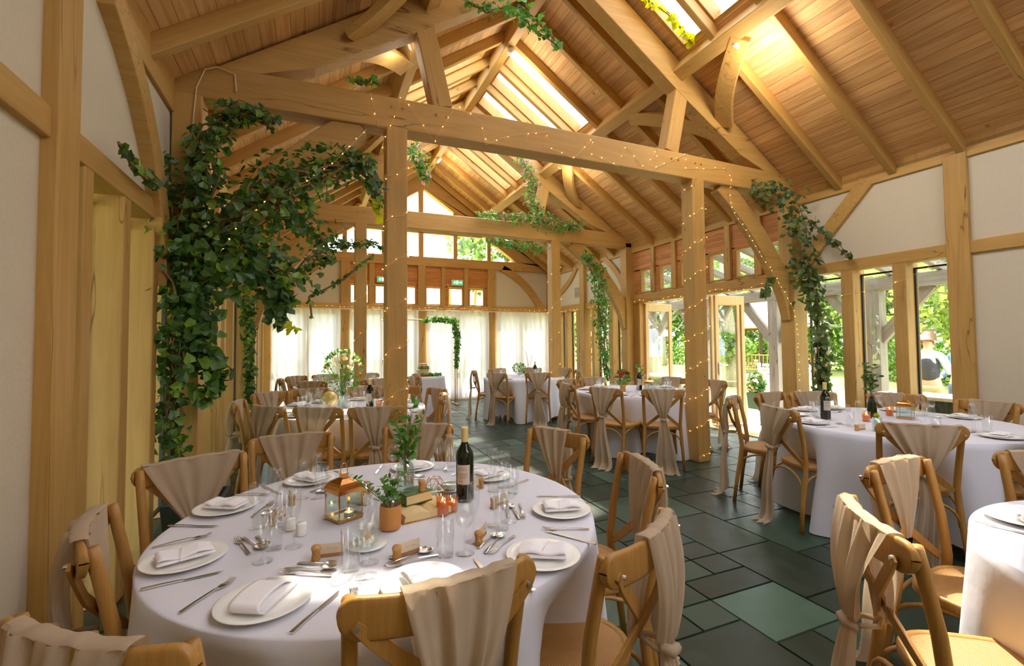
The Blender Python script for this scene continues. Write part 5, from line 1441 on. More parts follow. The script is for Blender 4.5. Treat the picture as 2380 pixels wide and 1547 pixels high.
# window table
cx, cy, _ = TABLES['F']
b = MB(); b.lathe([(0,0),(.034,0),(.036,.01),(.034,.12),(.018,.15),(.016,.18),(.0155,.18),(.03,.12),(0,.01)], 20); o = b.build('bottle_vase', WINEG, None, smooth=True); o.location = (cx+.02, cy+.16, ZT); tag(o, 'dark bottle vase with tall sprigs on the window table', 'vase')
sprigs('green_sprigs', cx+.02, cy+.16, ZT+.14, 'tall dark green sprigs rising above the window table', 'foliage', 9, .34, .07, LEAF, 37, .05, 10)
lantern(cx+.22, cy+.02, R(15), 'copper lantern among the glasses on the window table')
wine(cx-.36, cy+.30, ZT, 'squat dark bottle on the window table, behind the yellow flower')
for (x, y, lb) in ((cx-.20,cy+.08,'lit amber votive on the left of the window table'),(cx+.30,cy+.18,'lit amber votive right of the lantern on the window table')):
    v = empty('votive_candle', (x,y,ZT)); tag(v, lb, 'candle'); b = MB(); b.lathe([(0,0),(.026,0),(.03,.08),(.029,.08),(.024,.005),(0,.005)], 16); b.build('holder', bpy.data.materials['amber_glass'], v, smooth=True)
    b = MB(); b.lathe([(0,.006),(.023,.006),(.025,.05),(0,.048)], 16); b.build('wax', ORANGE, v)
    b = MB(); b.lathe([(0,.052),(.004,.058),(.003,.068),(0,.076)], 8); b.build('flame', FLAME, v)
b = MB(); b.lathe([(0,0),(.03,0),(.031,.10),(.030,.10),(.028,.008),(0,.008)], 20); o = b.build('square_tumbler', CLEARV, None, smooth=True); o.location = (3.72, 2.07, ZT); tag(o, 'clear glass holding a yellow flower on the window table', 'glass')
f = MB(); r = random.Random(9)
for k in range(30): oval(f, Vector((3.72,2.07,ZT+.115))+rv(r)*.012, rv(r), rv(r), .03)
tag(f.build('yellow_flower', LEAFY), 'yellow flower head above a glass on the window table', 'flower')

# cake
ck = empty('wedding_cake', (1.99, 9.32, .76)); tag(ck, 'two tier naked cake dressed with greenery on the small round table', 'cake')
SPG = plain('sponge', (214,150,92), .9, noise=.25, nscale=40); ICE = plain('icing', (246,236,220), .6)
b = MB(); b.lathe([(0,0),(.15,0),(.15,.02),(0,.02)], 28); b.build('board', OAKZ, ck)
for (nm, r0, z0, h_) in (('tier', .12, .03, .11), ('tier', .085, .16, .1)):
    b = MB(); b.lathe([(0,z0),(r0,z0),(r0,z0+h_),(0,z0+h_)], 28); o = b.build(nm, SPG, ck, bevel=.004)
    for q in (.3,.62,.97): b = MB(); b.lathe([(0,z0+h_*q-.006),(r0+.004,z0+h_*q-.006),(r0+.004,z0+h_*q+.008),(0,z0+h_*q+.008)], 28); b.build('icing_layer', ICE, o)
f = MB(); r = random.Random(12)
for k in range(150):
    a = r.uniform(-2.6,1.2); z = r.choice((.03,.14,.16)); rr = {.03:.15,.14:.12,.16:.1}[z]; oval(f, Vector((rr*math.cos(a),rr*math.sin(a),z+r.uniform(0,.05))), rv(r), rv(r), .045)
f.build('greenery', SPRIG, ck)
f = MB()
for k in range(130): oval(f, Vector((2.20+r.uniform(-.17,.17), 9.28+r.uniform(-.08,.08), .765+r.random()*.05)), rv(r), rv(r), .06)
tag(f.build('foliage_garland', SPRIG), 'bundle of green foliage lying right of the cake', 'foliage')

# copper arch with garland
ar = empty('copper_arch', (2.45,10.6,0)); tag(ar, 'slim copper arch frame standing before the end wall curtains', 'arch')
for n_, x in (('left_leg',-.62),('right_leg',.58)):
    b = MB(); b.tube([(x,0,.03),(x,0,1.97)], .014, 10); b.tube([(x+.045,0,.03),(x+.045,0,1.97)], .010, 8); b.build('upright', COPPER, ar)
    b = MB(); b.tube([(x,-.28,.02),(x,.28,.02)], .014, 10); b.build('foot', COPPER, ar)
b = MB(); b.tube([(-.64,0,1.97),(.62,0,1.97)], .014, 10); b.build('crossbar', COPPER, ar)
def garland(pts, n, rad, mat, seed, name, label, fn=oval, leaf=.07, cat='garland', droop=.6, flowers=0, group=None, stems=True, density=None):
    """leafy growth along a world-space poly line (pts: x,y,z,radius)"""
    r = random.Random(seed); p = empty(name, pts[0][:3]); tag(p, label, cat, group); o0 = Vector(pts[0][:3])
    P_ = [Vector(q[:3])-o0 for q in pts]; rad_ = [q[3] if len(q) > 3 else rad for q in pts]
    seg = [(P_[i+1]-P_[i]).length*(rad_[i]+rad_[i+1]) for i in range(len(P_)-1)]; tot = sum(seg)
    lf = MB(); fl = MB(); st = MB()
    for i in range(n):
        q = r.random()*tot; k = 0
        while k < len(seg)-1 and q > seg[k]: q -= seg[k]; k += 1
        t = q/max(seg[k],1e-6); c = P_[k].lerp(P_[k+1], min(1,t)); rr = rad_[k]+(rad_[k+1]-rad_[k])*t
        d = rv(r); c = c + d*rr*r.random()**.6
        nn = d*.8+rv(r)*.7 + Vector((0,-.35,.2)); up = Vector((0,0,-droop))+rv(r)*.7
        fn(lf, c, nn, up, leaf*r.uniform(.55,1.25))
        if flowers and i % flowers == 0:
            for _ in range(4): heart(fl, c+rv(r)*.02, rv(r), rv(r), .05)
    if stems:
        for s_ in range(max(2, min(9, int(n/110)))):
            w = [P_[k]+rv(r)*rad_[k]*.45 for k in range(len(P_))]
            fine = []
            for k in range(len(w)-1):
                for t in (0,.33,.66): fine.append(w[k].lerp(w[k+1], t)+rv(r)*rad_[k]*.12)
            fine.append(w[-1]); st.tube(fine, r.uniform(.004,.009), 5)
        st.build('stems', STEM, p)
    lf.build('leaves', mat, p)
    if flowers: fl.build('blossoms', FLOWERP, p)
    return p
garland([(2.28,10.58,1.95,.05),(2.6,10.57,1.98,.09),(3.0,10.56,1.95,.11),(3.07,10.56,1.6,.09),(3.07,10.56,1.2,.07),(3.05,10.56,.85,.05)], 620, .08, SPRIG, 51, 'eucalyptus_garland', 'green garland over the right corner of the copper arch', leaf=.10)

# ------------------------------------------------------------------ people outside
def skin(name, J, E_, mat, parent, sub=2):
    """J: {key:(x,y,z,r)} E_: key pairs"""
    keys = list(J); bm = bmesh.new(); lay = bm.verts.layers.skin.verify(); V = {}
    for i, k in enumerate(keys):
        x, y, z, r_ = J[k][:4]; v = bm.verts.new((x,y,z)); rr = J[k][4] if len(J[k]) > 4 else r_
        v[lay].radius = (r_, rr); v[lay].use_root = (i == 0); V[k] = v
    for a, b_ in E_: bm.edges.new((V[a], V[b_]))
    me = bpy.data.meshes.new(name); bm.to_mesh(me); bm.free(); me.materials.append(mat)
    o = bpy.data.objects.new(name, me); COL.objects.link(o); o.parent = parent
    m = o.modifiers.new('Skin','SKIN'); m.use_smooth_shade = True; m.use_x_symmetry = False
    s = o.modifiers.new('Sub','SUBSURF'); s.levels = sub; s.render_levels = sub
    return o
def hand_joints(J, E_, key, wrist, d, side, curl=.5):
    """palm and five fingers continuing from the wrist along direction d"""
    d = Vector(d).normalized(); w = Vector(wrist); s = d.cross(Vector((0,0,1)));
    if s.length < .2: s = Vector((1,0,0))
    s.normalize(); s *= side; n = d.cross(s)
    J[key+'palm'] = tuple(w+d*.05)+(.027,.016); E_.append((key, key+'palm'))
    for i, (off, ln) in enumerate(((-.028,.062),(-.010,.072),(.010,.068),(.027,.054))):
        a = w+d*.088+s*off; m_ = a+d*ln*.5-n*curl*.012; t = a+d*ln*.85-n*curl*.04
        for q, p_, rr in (('a',a,.0095),('b',m_,.0085),('c',t,.0075)): J[key+'f%d%s' % (i,q)] = tuple(p_)+(rr,)
        E_ += [(key+'palm', key+'f%da' % i), (key+'f%da' % i, key+'f%db' % i), (key+'f%db' % i, key+'f%dc' % i)]
    a = w+d*.035-s*.032; t = w+d*.075-s*.055-n*.01
    J[key+'ta'] = tuple(a)+(.011,); J[key+'tb'] = tuple(t)+(.009,); E_ += [(key+'palm', key+'ta'), (key+'ta', key+'tb')]
def person(loc, rz, label, arms, cols, hair='short', seated=False, scale=1.0, vest=None, skirt=False):
    p = empty('person', loc, rz); tag(p, label, 'person'); p.scale = (scale,)*3
    dz = -.42 if seated else 0
    J = {'pel':(0,0,.98+dz,.13,.10),'ches':(0,-.01,1.27+dz,.145,.10),'neckb':(0,-.01,1.46+dz,.07,.06),'neck':(0,.01,1.54+dz,.05,.05),'head':(0,.03,1.63+dz,.072,.085),'crown':(0,.02,1.73+dz,.075,.085)}
    E_ = [('pel','ches'),('ches','neckb'),('neckb','neck'),('neck','head'),('head','crown')]
    for s, nm in ((-1,'l'),(1,'r')):
        ar = arms[nm]
        J['sh'+nm] = (s*.17,-.01,1.42+dz,.055); J['el'+nm] = (ar[0][0],ar[0][1],ar[0][2]+dz,.042); J['wr'+nm] = (ar[1][0],ar[1][1],ar[1][2]+dz,.028)
        E_ += [('neckb','sh'+nm),('sh'+nm,'el'+nm),('el'+nm,'wr'+nm)]
        d = Vector(ar[1])-Vector(ar[0]); hand_joints(J, E_, 'wr'+nm, Vector(J['wr'+nm][:3]), d, s)
        if not seated: leg = [(s*.10,0,.88,.09),(s*.105,.02,.50,.06),(s*.11,-.02,.09,.042),(s*.12,.12,.04,.038)]
        else: leg = [(s*.10,.05,.50,.09),(s*.13,.46,.48,.065),(s*.13,.44,.09,.045),(s*.13,.56,.04,.038)]
        for q, c in zip(('hi','kn','an','to'), leg): J[q+nm] = c
        E_ += [('pel','hi'+nm),('hi'+nm,'kn'+nm),('kn'+nm,'an'+nm),('an'+nm,'to'+nm)]
    body = skin('body', J, E_, SKIN, p)
    # shirt
    sj = {k: J[k][:3]+tuple(r_+.016 for r_ in J[k][3:]) for k in ('pel','ches','neckb','shl','shr','ell','elr','wrl','wrr')}
    sj['pel'] = (0,0,1.0+dz,.15,.115)
    se = [('pel','ches'),('ches','neckb')]+[(a+n_, b_+n_) for n_ in 'lr' for a, b_ in (('sh','el'),('el','wr'))]+[('neckb','shl'),('neckb','shr')]
    skin('shirt', sj, se, cols['top'], p)
    if vest:
        skin('waistcoat', {'a':(0,0,.97+dz,.165,.13),'b':(0,-.01,1.15+dz,.15,.125),'c':(0,-.012,1.33+dz,.172,.125),'d':(0,-.01,1.42+dz,.12,.1)}, [('a','b'),('b','c'),('c','d')], vest, p)
    tj = {k: J[k][:3]+tuple(r_+.018 for r_ in J[k][3:]) for k in ('hil','hir','knl','knr','anl','anr')}; tj = dict([('pel', (0,0,.97+dz,.15,.115))]+list(tj.items()))
    skin('trousers', tj, [('pel','hil'),('pel','hir'),('hil','knl'),('knl','anl'),('hir','knr'),('knr','anr')], cols['legs'], p)
    for s, nm in ((-1,'l'),(1,'r')):
        a = J['an'+nm]; t = J['to'+nm]; skin('shoe', {'a':(a[0],a[1]-.02,.045,.045),'b':(t[0],t[1],.035,.04)}, [('a','b')], BLACK, p)
    # face
    f = MB()
    for s in (-1,1):
        n_ = 8; f.lathe([(.011*math.sin(PI*k/n_), -.011*math.cos(PI*k/n_)) for k in range(n_+1)], 8, c=(s*.031,.108,1.665+dz))
    f.build('eyes', WHITEFR, body)
    f = MB(); f.tube([(0,.103,1.675+dz),(0,.132,1.638+dz),(0,.112,1.625+dz)], [.009,.014,.01], 7)
    for s in (-1,1): f.tube([(s*.078,.02,1.675+dz),(s*.092,.012,1.655+dz),(s*.08,.024,1.62+dz)], [.012,.014,.008], 7)
    f.build('nose_and_ears', SKIN, body, smooth=True)
    f = MB(); f.tube([(-.024,.103,1.598+dz),(0,.112,1.596+dz),(.024,.103,1.598+dz)], .006, 6); f.build('mouth', plain('lips', (190,110,100), .5), body)
    r = random.Random(len(label)); hm = cols['hair']
    if hair == 'short':
        skin('hair', {'a':(0,-.005,1.735+dz,.088,.098),'b':(0,-.035,1.665+dz,.083,.075),'c':(.01,.07,1.765+dz,.058,.045)}, [('a','b'),('a','c')], hm, p)
    else:
        skin('hair', {'a':(0,-.01,1.735+dz,.09,.098),'b':(0,-.055,1.63+dz,.095,.07),'c':(0,-.11,1.45+dz,.09,.05),'d':(0,-.13,1.28+dz,.06,.035)}, [('a','b'),('b','c'),('c','d')], hm, p)
    return p
HB = plain('brown_hair', (110,78,48), .6, noise=.3, nscale=60); HP = plain('fair_hair', (236,200,196), .6, noise=.1, nscale=60); HR = plain('auburn_hair', (190,110,80), .6)
person((9.55,4.50,-.31), R(-78), 'person with short brown hair in white shirt, dark waistcoat and khaki trousers, seen from behind', dict(l=((-.25,.05,1.18),(-.12,.28,1.2)), r=((.27,-.02,1.16),(.22,.24,1.17))),
       dict(top=plain('white_shirt', (196,198,212), .8), legs=plain('khaki', (176,160,120), .85), hair=HB), vest=plain('dark_waistcoat', (58,56,62), .7), scale=1.02)
person((10.35,4.42,-.31), R(70), 'person in a blue suit facing the one in the waistcoat, half hidden by the wall post', dict(l=((-.27,-.04,1.14),(-.16,.18,1.06)), r=((.27,-.04,1.14),(.16,.2,1.06))),
       dict(top=plain('blue_suit', (84,120,150), .8), legs=plain('blue_trousers', (78,92,120), .8), hair=HB))
person((10.45,12.42,-.33), R(15), 'person with long fair hair in a pink top sitting at the picnic table', dict(l=((-.24,.12,1.16),(-.18,.38,1.14)), r=((.25,.14,1.18),(.34,.40,1.16))),
       dict(top=plain('pink_top', (206,140,160), .8, noise=.2, nscale=20), legs=plain('light_trousers', (200,190,190), .8), hair=HP), hair='long', seated=True)
person((9.85,13.9,-.33), R(200), 'person with auburn hair in dark clothes sitting farther off, between the mullions', dict(l=((-.24,.12,1.16),(-.18,.34,1.14)), r=((.25,.14,1.18),(.2,.36,1.16))),
       dict(top=plain('dark_top', (70,70,86), .8), legs=plain('dark_jeans', (60,66,90), .8), hair=HR), seated=True)
b = MB(); b.lathe([(0,0),(.03,0),(.031,.002),(.004,.01),(.004,.06),(.026,.10),(.03,.15),(.0295,.15),(.025,.102),(0,.065)], 16); o = b.build('wine_glass', GLASS, None, smooth=True); o.location = (6.72,2.78,.761); tag(o, 'glass left standing on the pale top outside the window', 'glass')

# ------------------------------------------------------------------ climbing plants
V = dict(
V1=[(-.9,3.98,.45,.10),(-.93,3.98,.981,.14),(-.92,3.98,1.371,.17),(-.86,3.98,1.737,.23),(-.93,3.98,2.041,.28),(-.87,3.98,2.355,.32),(-.80,3.98,2.618,.26),(-.72,3.98,2.985,.15),(-.531,3.98,3.221,.13),(-.296,3.98,3.13,.1)],
V2=[(-.85,3.98,2.046,.26),(-.631,3.98,2.194,.303),(-.408,3.98,2.476,.345),(-.172,3.98,2.706,.304),(.078,3.98,2.844,.226),(.343,3.98,2.953,.136),(.454,3.98,2.714,.094),(.482,3.98,2.56,.045)],
V3=[(-.677,3.95,1.931,.267),(-.43,3.95,2.073,.259),(-.225,3.95,1.92,.182),(-.282,3.95,1.687,.10),(-.245,3.95,1.56,.045)],
V4=[(-.292,4.0,2.494,.234),(-.047,4.0,2.382,.206),(.082,4.0,2.149,.139),(-.106,4.0,1.966,.153),(-.375,4.0,1.82,.132)],
V5=[(-.8,3.95,1.8,.17),(-.77,3.95,1.491,.17),(-.72,3.95,1.275,.13),(-.614,3.95,1.177,.09),(-.78,3.95,1.033,.09)])
garland(V['V1'], 1300, .2, LEAF, 61, 'climbing_plant', 'dense ivy like creeper climbing the nearest left post', fn=heart, leaf=.062, cat='climbing plant', stems=True)
garland(V['V2'], 1100, .2, LEAF, 62, 'climbing_plant', 'creeper spreading up the nearest left arch brace towards the inner post', fn=heart, leaf=.058, cat='climbing plant')
garland(V['V3'], 460, .2, LEAF, 63, 'climbing_plant', 'creeper trailing below the left arch brace in front of the curtains', fn=heart, leaf=.075, cat='climbing plant')
garland(V['V4'], 300, .2, LEAF, 64, 'climbing_plant', 'loose creeper shoots hanging right of the left arch brace', fn=heart, leaf=.055, cat='climbing plant')
garland(V['V5'], 300, .15, LEAF, 65, 'climbing_plant', 'large heart shaped leaves hanging low beside the left wall mullions', fn=heart, leaf=.085, cat='climbing plant')
garland([(.464,3.97,2.60,.035),(.482,3.97,2.50,.03),(.49,3.97,2.44,.015)], 16, .04, LEAFY, 66, 'yellowed_leaves', 'bright yellow leaves at the tip of the creeper beside the inner post', fn=heart, leaf=.07, cat='leaves', stems=False)
garland([(-.23,3.95,1.57,.03),(-.19,3.95,1.54,.03),(-.13,3.95,1.53,.02)], 9, .03, LEAFY, 67, 'yellowed_leaves', 'bright green leaves at a creeper tip before the white curtain', fn=heart, leaf=.07, cat='leaves', stems=False)
garland([(-.903,7.62,2.112,.14),(-.869,7.6,1.432,.10),(-.86,7.6,.55,.08)], 420, .1, LEAF, 68, 'climbing_plant', 'thin creeper climbing the middle left post', fn=heart, leaf=.07, cat='climbing plant')
garland([(5.0,4.07,3.2,.10),(5.268,4.05,3.324,.24),(5.70,4.05,3.212,.24),(5.76,4.02,2.709,.22),(5.82,4.0,2.263,.22),(5.88,3.98,1.93,.2)], 300, .2, LEAFR, 69, 'climbing_plant', 'round leaved creeper over the near right post and arch brace', fn=heart, leaf=.075, cat='climbing plant')
garland([(5.86,3.98,2.269,.12),(5.88,3.9,1.82,.14),(5.88,3.86,1.363,.14),(5.88,3.88,.852,.12),(5.86,3.95,.3,.08)], 420, .2, LEAFR, 70, 'climbing_plant', 'round leaved creeper hanging between the near right post and the window', fn=heart, leaf=.085, cat='climbing plant')
garland([(5.80,3.93,2.95,.03),(5.85,3.75,2.75,.05),(5.88,3.62,2.55,.05),(5.90,3.5,2.38,.04)], 26, .05, LEAFR, 71, 'climbing_plant', 'single spray of round leaves against the cream wall panel', fn=heart, leaf=.09, cat='climbing plant')
garland([(2.606,7.68,3.69,.07),(3.178,7.7,3.70,.12),(3.694,7.7,3.74,.2),(4.141,7.7,3.651,.22),(4.705,7.7,3.68,.14)], 620, .2, SPRIG, 72, 'climbing_plant', 'fine leaved creeper lying along the middle tie beam', leaf=.075, cat='climbing plant', flowers=40)
garland([(3.444,7.7,4.80,.16),(3.703,7.7,4.5,.2),(3.654,7.7,4.086,.16),(3.961,7.7,3.797,.16)], 420, .2, SPRIG, 73, 'climbing_plant', 'fine leaved creeper with pink flowers on the middle right principal rafter', leaf=.07, cat='climbing plant', flowers=18)
garland([(2.75,7.62,3.22,.10),(3.341,7.65,3.18,.13),(3.863,7.65,3.15,.16)], 300, .2, SPRIG, 74, 'climbing_plant', 'creeper hanging under the middle tie beam before the gable window', leaf=.08, cat='climbing plant')
garland([(4.759,7.6,3.10,.15),(5.045,7.6,2.75,.24),(5.135,7.6,2.212,.24),(5.122,7.6,1.542,.18),(5.228,7.6,.7,.12)], 900, .2, SPRIG, 75, 'climbing_plant', 'narrow leaved creeper draping the middle right post and its brace', leaf=.085, cat='climbing plant')
garland([(1.444,7.65,4.701,.2),(1.587,7.65,4.505,.22),(1.659,7.65,4.296,.15),(1.695,7.65,4.154,.08)], 380, .2, SPRIG, 76, 'climbing_plant', 'sunlit creeper with a pink flower beside the top of the inner post', leaf=.08, cat='climbing plant', flowers=22)
garland([(1.281,4.12,4.66,.05),(1.497,4.1,4.62,.06),(1.815,4.1,4.752,.17),(2.051,4.1,4.617,.12),(2.295,4.1,4.455,.05)], 130, .2, SPRIG, 77, 'climbing_plant', 'sparse creeper dangling from the top of the nearest truss', fn=heart, leaf=.06, cat='climbing plant')
garland([(3.227,3.9,5.094,.04),(3.55,3.9,5.02,.045),(3.729,3.9,4.88,.055),(3.90,3.9,4.78,.05)], 46, .05, LEAFY, 78, 'climbing_plant', 'sun bleached round leaves crossing the near roof skylight', fn=heart, leaf=.085, cat='climbing plant')
garland([(.246,4.15,3.70,.03),(.423,4.15,3.70,.05),(.495,4.15,3.74,.04)], 22, .04, LEAF, 79, 'climbing_plant', 'small tuft of leaves above the nearest tie beam, left of the strut', fn=heart, leaf=.055, cat='climbing plant')
garland([(-.93,2.95,2.46,.02),(-.93,3.15,2.43,.03),(-.93,3.45,2.42,.04),(-.93,3.7,2.5,.06)], 34, .04, LEAF, 80, 'climbing_plant', 'dark shoot of leaves running along the left mid rail', fn=heart, leaf=.06, cat='climbing plant')
garland([(5.2,3.98,2.2,.03),(5.10,4.0,2.06,.07),(5.02,4.0,1.96,.05)], 22, .05, LEAFR, 81, 'climbing_plant', 'big leaves dangling in front of the garden doorway', fn=heart, leaf=.10, cat='climbing plant')
garland([(.155,7.6,3.05,.10),(.341,7.6,2.97,.12),(.855,7.6,3.02,.07),(1.055,7.6,2.9,.04)], 220, .1, LEAF, 82, 'climbing_plant', 'creeper silhouetted against the left gable lights', fn=heart, leaf=.06, cat='climbing plant')
garland([(.456,4.05,2.183,.02),(.2,4.05,1.95,.03),(-.043,4.05,1.802,.03),(-.026,4.05,1.629,.02)], 40, .03, LEAF, 83, 'climbing_plant', 'thin dangling shoot of tiny leaves before the curtain', fn=heart, leaf=.04, cat='climbing plant')

# ------------------------------------------------------------------ string lights
BM = MB(); BM.lathe([(0,-.006),(.0022,-.004),(.003,.001),(.002,.006),(0,.009)], 6); bulb_mesh = BM.mesh('bulb', BULB, True)
def lights(pts, n, label, wr=.0022, jitter=.01, seed=0, name='string_lights', bul=True):
    p = empty(name, pts[0]); tag(p, label, 'string lights'); o0 = Vector(pts[0]); r = random.Random(seed)
    b = MB(); b.tube([Vector(q)-o0 for q in pts], wr, 5); b.build('wire', WIREM, p)
    if bul:
        P_ = [Vector(q)-o0 for q in pts]; L_ = [0]
        for i in range(len(P_)-1): L_.append(L_[-1]+(P_[i+1]-P_[i]).length)
        for k in range(n):
            s = L_[-1]*(k+.5+r.uniform(-.25,.25))/n; i = 0
            while i < len(L_)-2 and L_[i+1] < s: i += 1
            t = (s-L_[i])/max(1e-6, L_[i+1]-L_[i]); c = P_[i].lerp(P_[i+1], t)+Vector((r.uniform(-1,1)*jitter, -jitter*.8, r.uniform(-1,1)*jitter))
            o = bpy.data.objects.new('bulb', bulb_mesh); COL.objects.link(o); o.parent = p; o.location = c; o.rotation_euler = (r.uniform(0,3), r.uniform(0,3), 0)
    return p
def helix(cx, cy, hx, hy, z0, z1, turns, off=.012):
    pts = []; n = int(turns*16)
    for i in range(n+1):
        t = i/n; a = (t*turns) % 1*4; k = int(a); f = a-k; ex, ey = hx+off, hy+off
        c = [(-ex,-ey),(ex,-ey),(ex,ey),(-ex,ey)]; p0, p1 = c[k % 4], c[(k+1) % 4]
        pts.append((cx+p0[0]+(p1[0]-p0[0])*f, cy+p0[1]+(p1[1]-p0[1])*f, z0+(z1-z0)*t + .02*math.sin(i*1.7)))
    return pts
lights(helix(.668, Y1+.095, .0915, .095, .15, 3.3, 8), 60, 'string lights wound around the left inner post', seed=1)
lights(helix(4.23, Y1+.095, .0915, .095, .05, 3.3, 9), 80, 'string lights wound around the right inner post', seed=2)
Lt = [(.43,3.644),(.504,3.349),(.597,3.334),(.71,3.66),(1.005,3.30),(1.213,3.669),(1.47,3.571),(1.513,3.345),(1.74,3.468),(2.2,3.60),(2.159,3.44),(2.5,3.36),(2.769,3.642),(2.684,3.455),(3.07,3.356),(3.161,3.611),(3.422,3.381),(3.611,3.658),(3.574,3.403),(4.06,3.65),(3.988,3.461),(4.676,3.558),(4.778,3.382)]
lights([(x, Y1-.012, z) for x, z in Lt], 46, 'string lights zigzagging along the nearest tie beam', seed=3)
lights([(4.76,4.18,3.45),(4.739,4.2,3.296),(4.753,4.2,3.093),(4.817,4.2,3.0),(4.98,4.2,2.84),(5.124,4.2,2.67),(5.273,4.2,2.5),(5.461,4.2,2.3),(5.655,4.2,2.08),(5.80,4.18,1.85),(5.86,4.18,1.594),(5.87,4.18,1.197),(5.88,4.18,.801),(5.88,4.18,.4)], 40, 'string lights down the right arch brace and post', seed=4)
lights([(XL+.2+(6.7/40)*k, Y3-.13, 2.30+.015*math.sin(k*1.3)) for k in range(41)], 44, 'string lights along the rail above the end wall curtains', seed=5)
lights([(XR-.03, 4.45+(3.3/24)*k, 2.22+.035*math.sin(k*.9)) for k in range(25)], 24, 'string lights draped along the beam over the garden doorway', seed=6)
lights([(XR-.03, 4.1, 1.95),(XR-.02,3.75,1.96),(XR-.02,3.3,2.0),(XR-.02,3.0,2.08),(XR-.03,2.65,2.24)], 5, 'sparse string lights sagging across the right window', seed=7)
lights([(XR-.02, 7.9+(3.4/20)*k, 2.24+.01*math.sin(k)) for k in range(21)], 16, 'string lights under the far right mid rail', seed=8)
lights([(-.62,3.6,.44),(-.7,3.64,.47),(-.78,3.62,.45),(-.66,3.58,.36),(-.6,3.6,.28),(-.72,3.56,.26)], 8, 'warm lights wound on the pot by the left post', seed=9, jitter=.02)
lights([(-.7,3.93,2.0),(-.5,3.9,2.35),(-.3,3.9,2.55),(-.05,3.9,2.7),(.15,3.92,2.9),(.38,3.95,3.2)], 18, 'string lights threaded through the creeper on the left brace', seed=10)
lights(helix(.668, Y2+.095, .0915, .095, .3, 3.3, 5), 24, 'string lights around the farther left inner post', seed=11)
lights(helix(4.23, Y2+.095, .0915, .095, .3, 3.3, 5), 24, 'string lights around the farther right inner post', seed=12)
p = lights([(-.881,4.17,3.0),(-.87,4.17,3.2),(-.856,4.17,3.408),(-.802,4.17,3.56),(-.718,4.17,3.60),(-.601,4.17,3.57),(-.59,4.17,3.429)], 0, 'bare cable looped over the left end of the nearest tie beam', wr=.006, name='cable', bul=False); p['category'] = 'cable'

FILL = 55
# spotlight housings on the roof timbers, each with an added fill light
def spot(x, y, z, rz, label, FILL=8):
    s = empty('spotlight', (x,y,z), rz); tag(s, label, 'spotlight', None)
    b = MB(); b.box(-.03,.03,-.02,.02,.05,.075); b.tube([(0,0,.06),(0,0,0)], .008, 8); b.build('bracket', WHITEFR, s)
    b = MB(); b.M = Matrix.Rotation(R(38), 4, 'X'); b.lathe([(0,-.07),(.035,-.07),(.045,-.04),(.045,.05),(.03,.075),(0,.08)], 20); b.build('lamp_body', plain('pale_grey_metal', (226,226,230), .4), s, smooth=True)
    b = MB(); b.M = Matrix.Rotation(R(38), 4, 'X'); b.lathe([(0,-.073),(.031,-.073)], 20); b.build('lens', CERAMIC, s)
    ld = bpy.data.lights.new('spotlight_fill', 'POINT'); ld.energy = FILL; ld.color = (1,.9,.76); ld.shadow_soft_size = .2  # fill light added below the housing, which is itself unlit
    lo = bpy.data.objects.new('spotlight_fill', ld); COL.objects.link(lo); lo.parent = s; lo.location = (0, -.2, -.3)
spot(4.07, 3.43, 4.56, .6, 'pale spotlight under the near right purlin', 17); spot(2.50, 5.84, 5.5, 2.0, 'pale spotlight under the ridge beam near the skylight')  # stronger fill at the first one imitates flare glow on the boards
spot(.92, 4.85, 4.62, -.8, 'pale spotlight on the left purlin beside the strut', 4); spot(2.5, 10.0, 5.5, 1.2, 'pale spotlight under the far end of the ridge beam'); spot(4.03, 7.2, 4.6, .3, 'pale spotlight on the right purlin beyond the nearest tie beam')

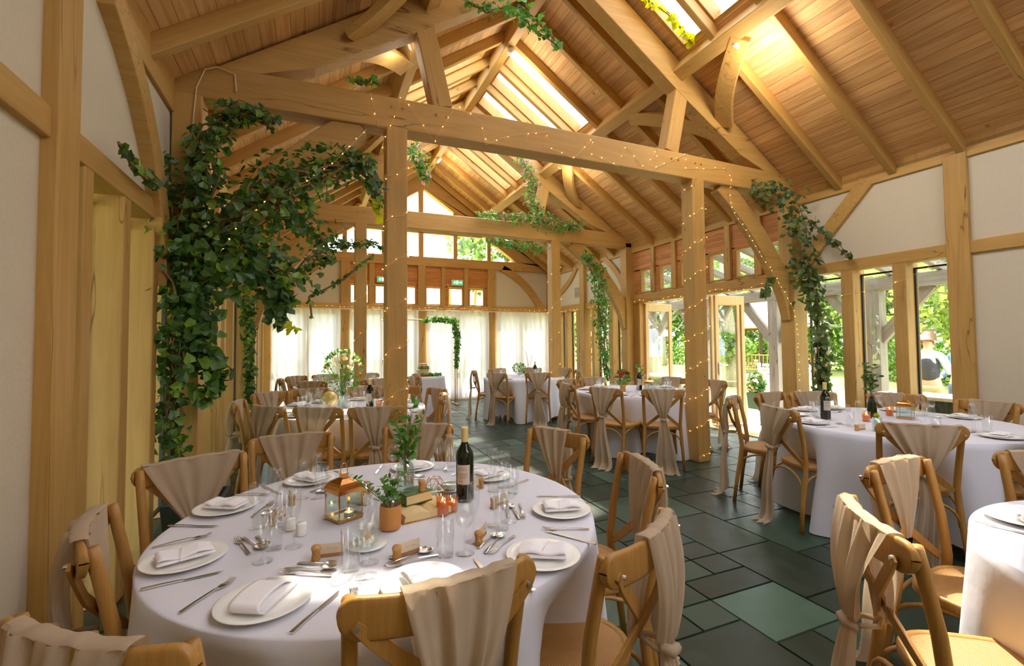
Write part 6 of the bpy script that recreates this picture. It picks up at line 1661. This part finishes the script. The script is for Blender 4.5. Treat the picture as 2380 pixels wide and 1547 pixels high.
# ------------------------------------------------------------------ light and camera
az, el = R(31.7), R(57.0)
sun = bpy.data.lights.new('sun', 'SUN'); sun.energy = 6.0; sun.angle = R(1.2); sun.color = (1, .9, .76)
so = bpy.data.objects.new('sun', sun); COL.objects.link(so)
sd = Vector((math.sin(az)*math.cos(el), math.cos(az)*math.cos(el), math.sin(el)))
so.rotation_euler = sd.to_track_quat('Z', 'Y').to_euler(); so.location = (8, 12, 14)
w = bpy.data.worlds.new('sky'); scene.world = w; w.use_nodes = True; nt = w.node_tree; bg = nt.nodes['Background']
sky = nt.nodes.new('ShaderNodeTexSky'); sky.sky_type = 'NISHITA'; sky.sun_disc = False; sky.sun_elevation = el; sky.sun_rotation = az; sky.dust_density = 4; sky.ozone_density = 1
mx = nt.nodes.new('ShaderNodeMix'); mx.data_type = 'RGBA'; mx.inputs[0].default_value = .75
mx.inputs[7].default_value = (.80, .88, 1.02, 1)
hs = nt.nodes.new('ShaderNodeVectorMath'); hs.operation = 'SCALE'; hs.inputs[3].default_value = .12
nt.links.new(sky.outputs[0], hs.inputs[0]); nt.links.new(hs.outputs[0], mx.inputs[6]); nt.links.new(mx.outputs[2], bg.inputs[0]); bg.inputs[1].default_value = 4.2

cam = bpy.data.cameras.new('camera'); co = bpy.data.objects.new('camera', cam); COL.objects.link(co); scene.camera = co
f, pitch, roll, yaw = 1078.478, .0364, -.0089, .4009
fwd = Vector((math.sin(yaw)*math.cos(pitch), math.cos(yaw)*math.cos(pitch), math.sin(pitch)))
rt = Vector((math.cos(yaw), -math.sin(yaw), 0)); upv = rt.cross(fwd)
r2 = rt*math.cos(roll)+upv*math.sin(roll); u2 = -rt*math.sin(roll)+upv*math.cos(roll)
M_ = Matrix((r2, u2, -fwd)).transposed().to_4x4(); M_.translation = (0,0,1.42); co.matrix_world = M_
cam.sensor_width = 36; cam.sensor_fit = 'HORIZONTAL'; cam.lens = f/2380*36; cam.shift_y = (757.28-773.5)/2380; cam.clip_start = .05; cam.clip_end = 300
cam.dof.use_dof = False

scene.view_settings.view_transform = 'Standard'; scene.view_settings.look = 'None'; scene.view_settings.exposure = 1.3; scene.view_settings.gamma = 1; scene.view_settings.use_curve_mapping = False
cy = scene.cycles
cy.use_denoising = True; cy.max_bounces = 8; cy.diffuse_bounces = 5; cy.transparent_max_bounces = 24; cy.glossy_bounces = 4; cy.transmission_bounces = 6
cy.sample_clamp_indirect = 6; cy.caustics_reflective = False; cy.caustics_refractive = False
for q in (P_PLATE,P_NAPKIN,P_NAPKIN2,P_KNIFE,P_FORK,P_SPOON,P_TEA,P_WINE,P_FLUTE,P_TUMB):
    if q.name not in USED: bpy.data.objects.remove(q)
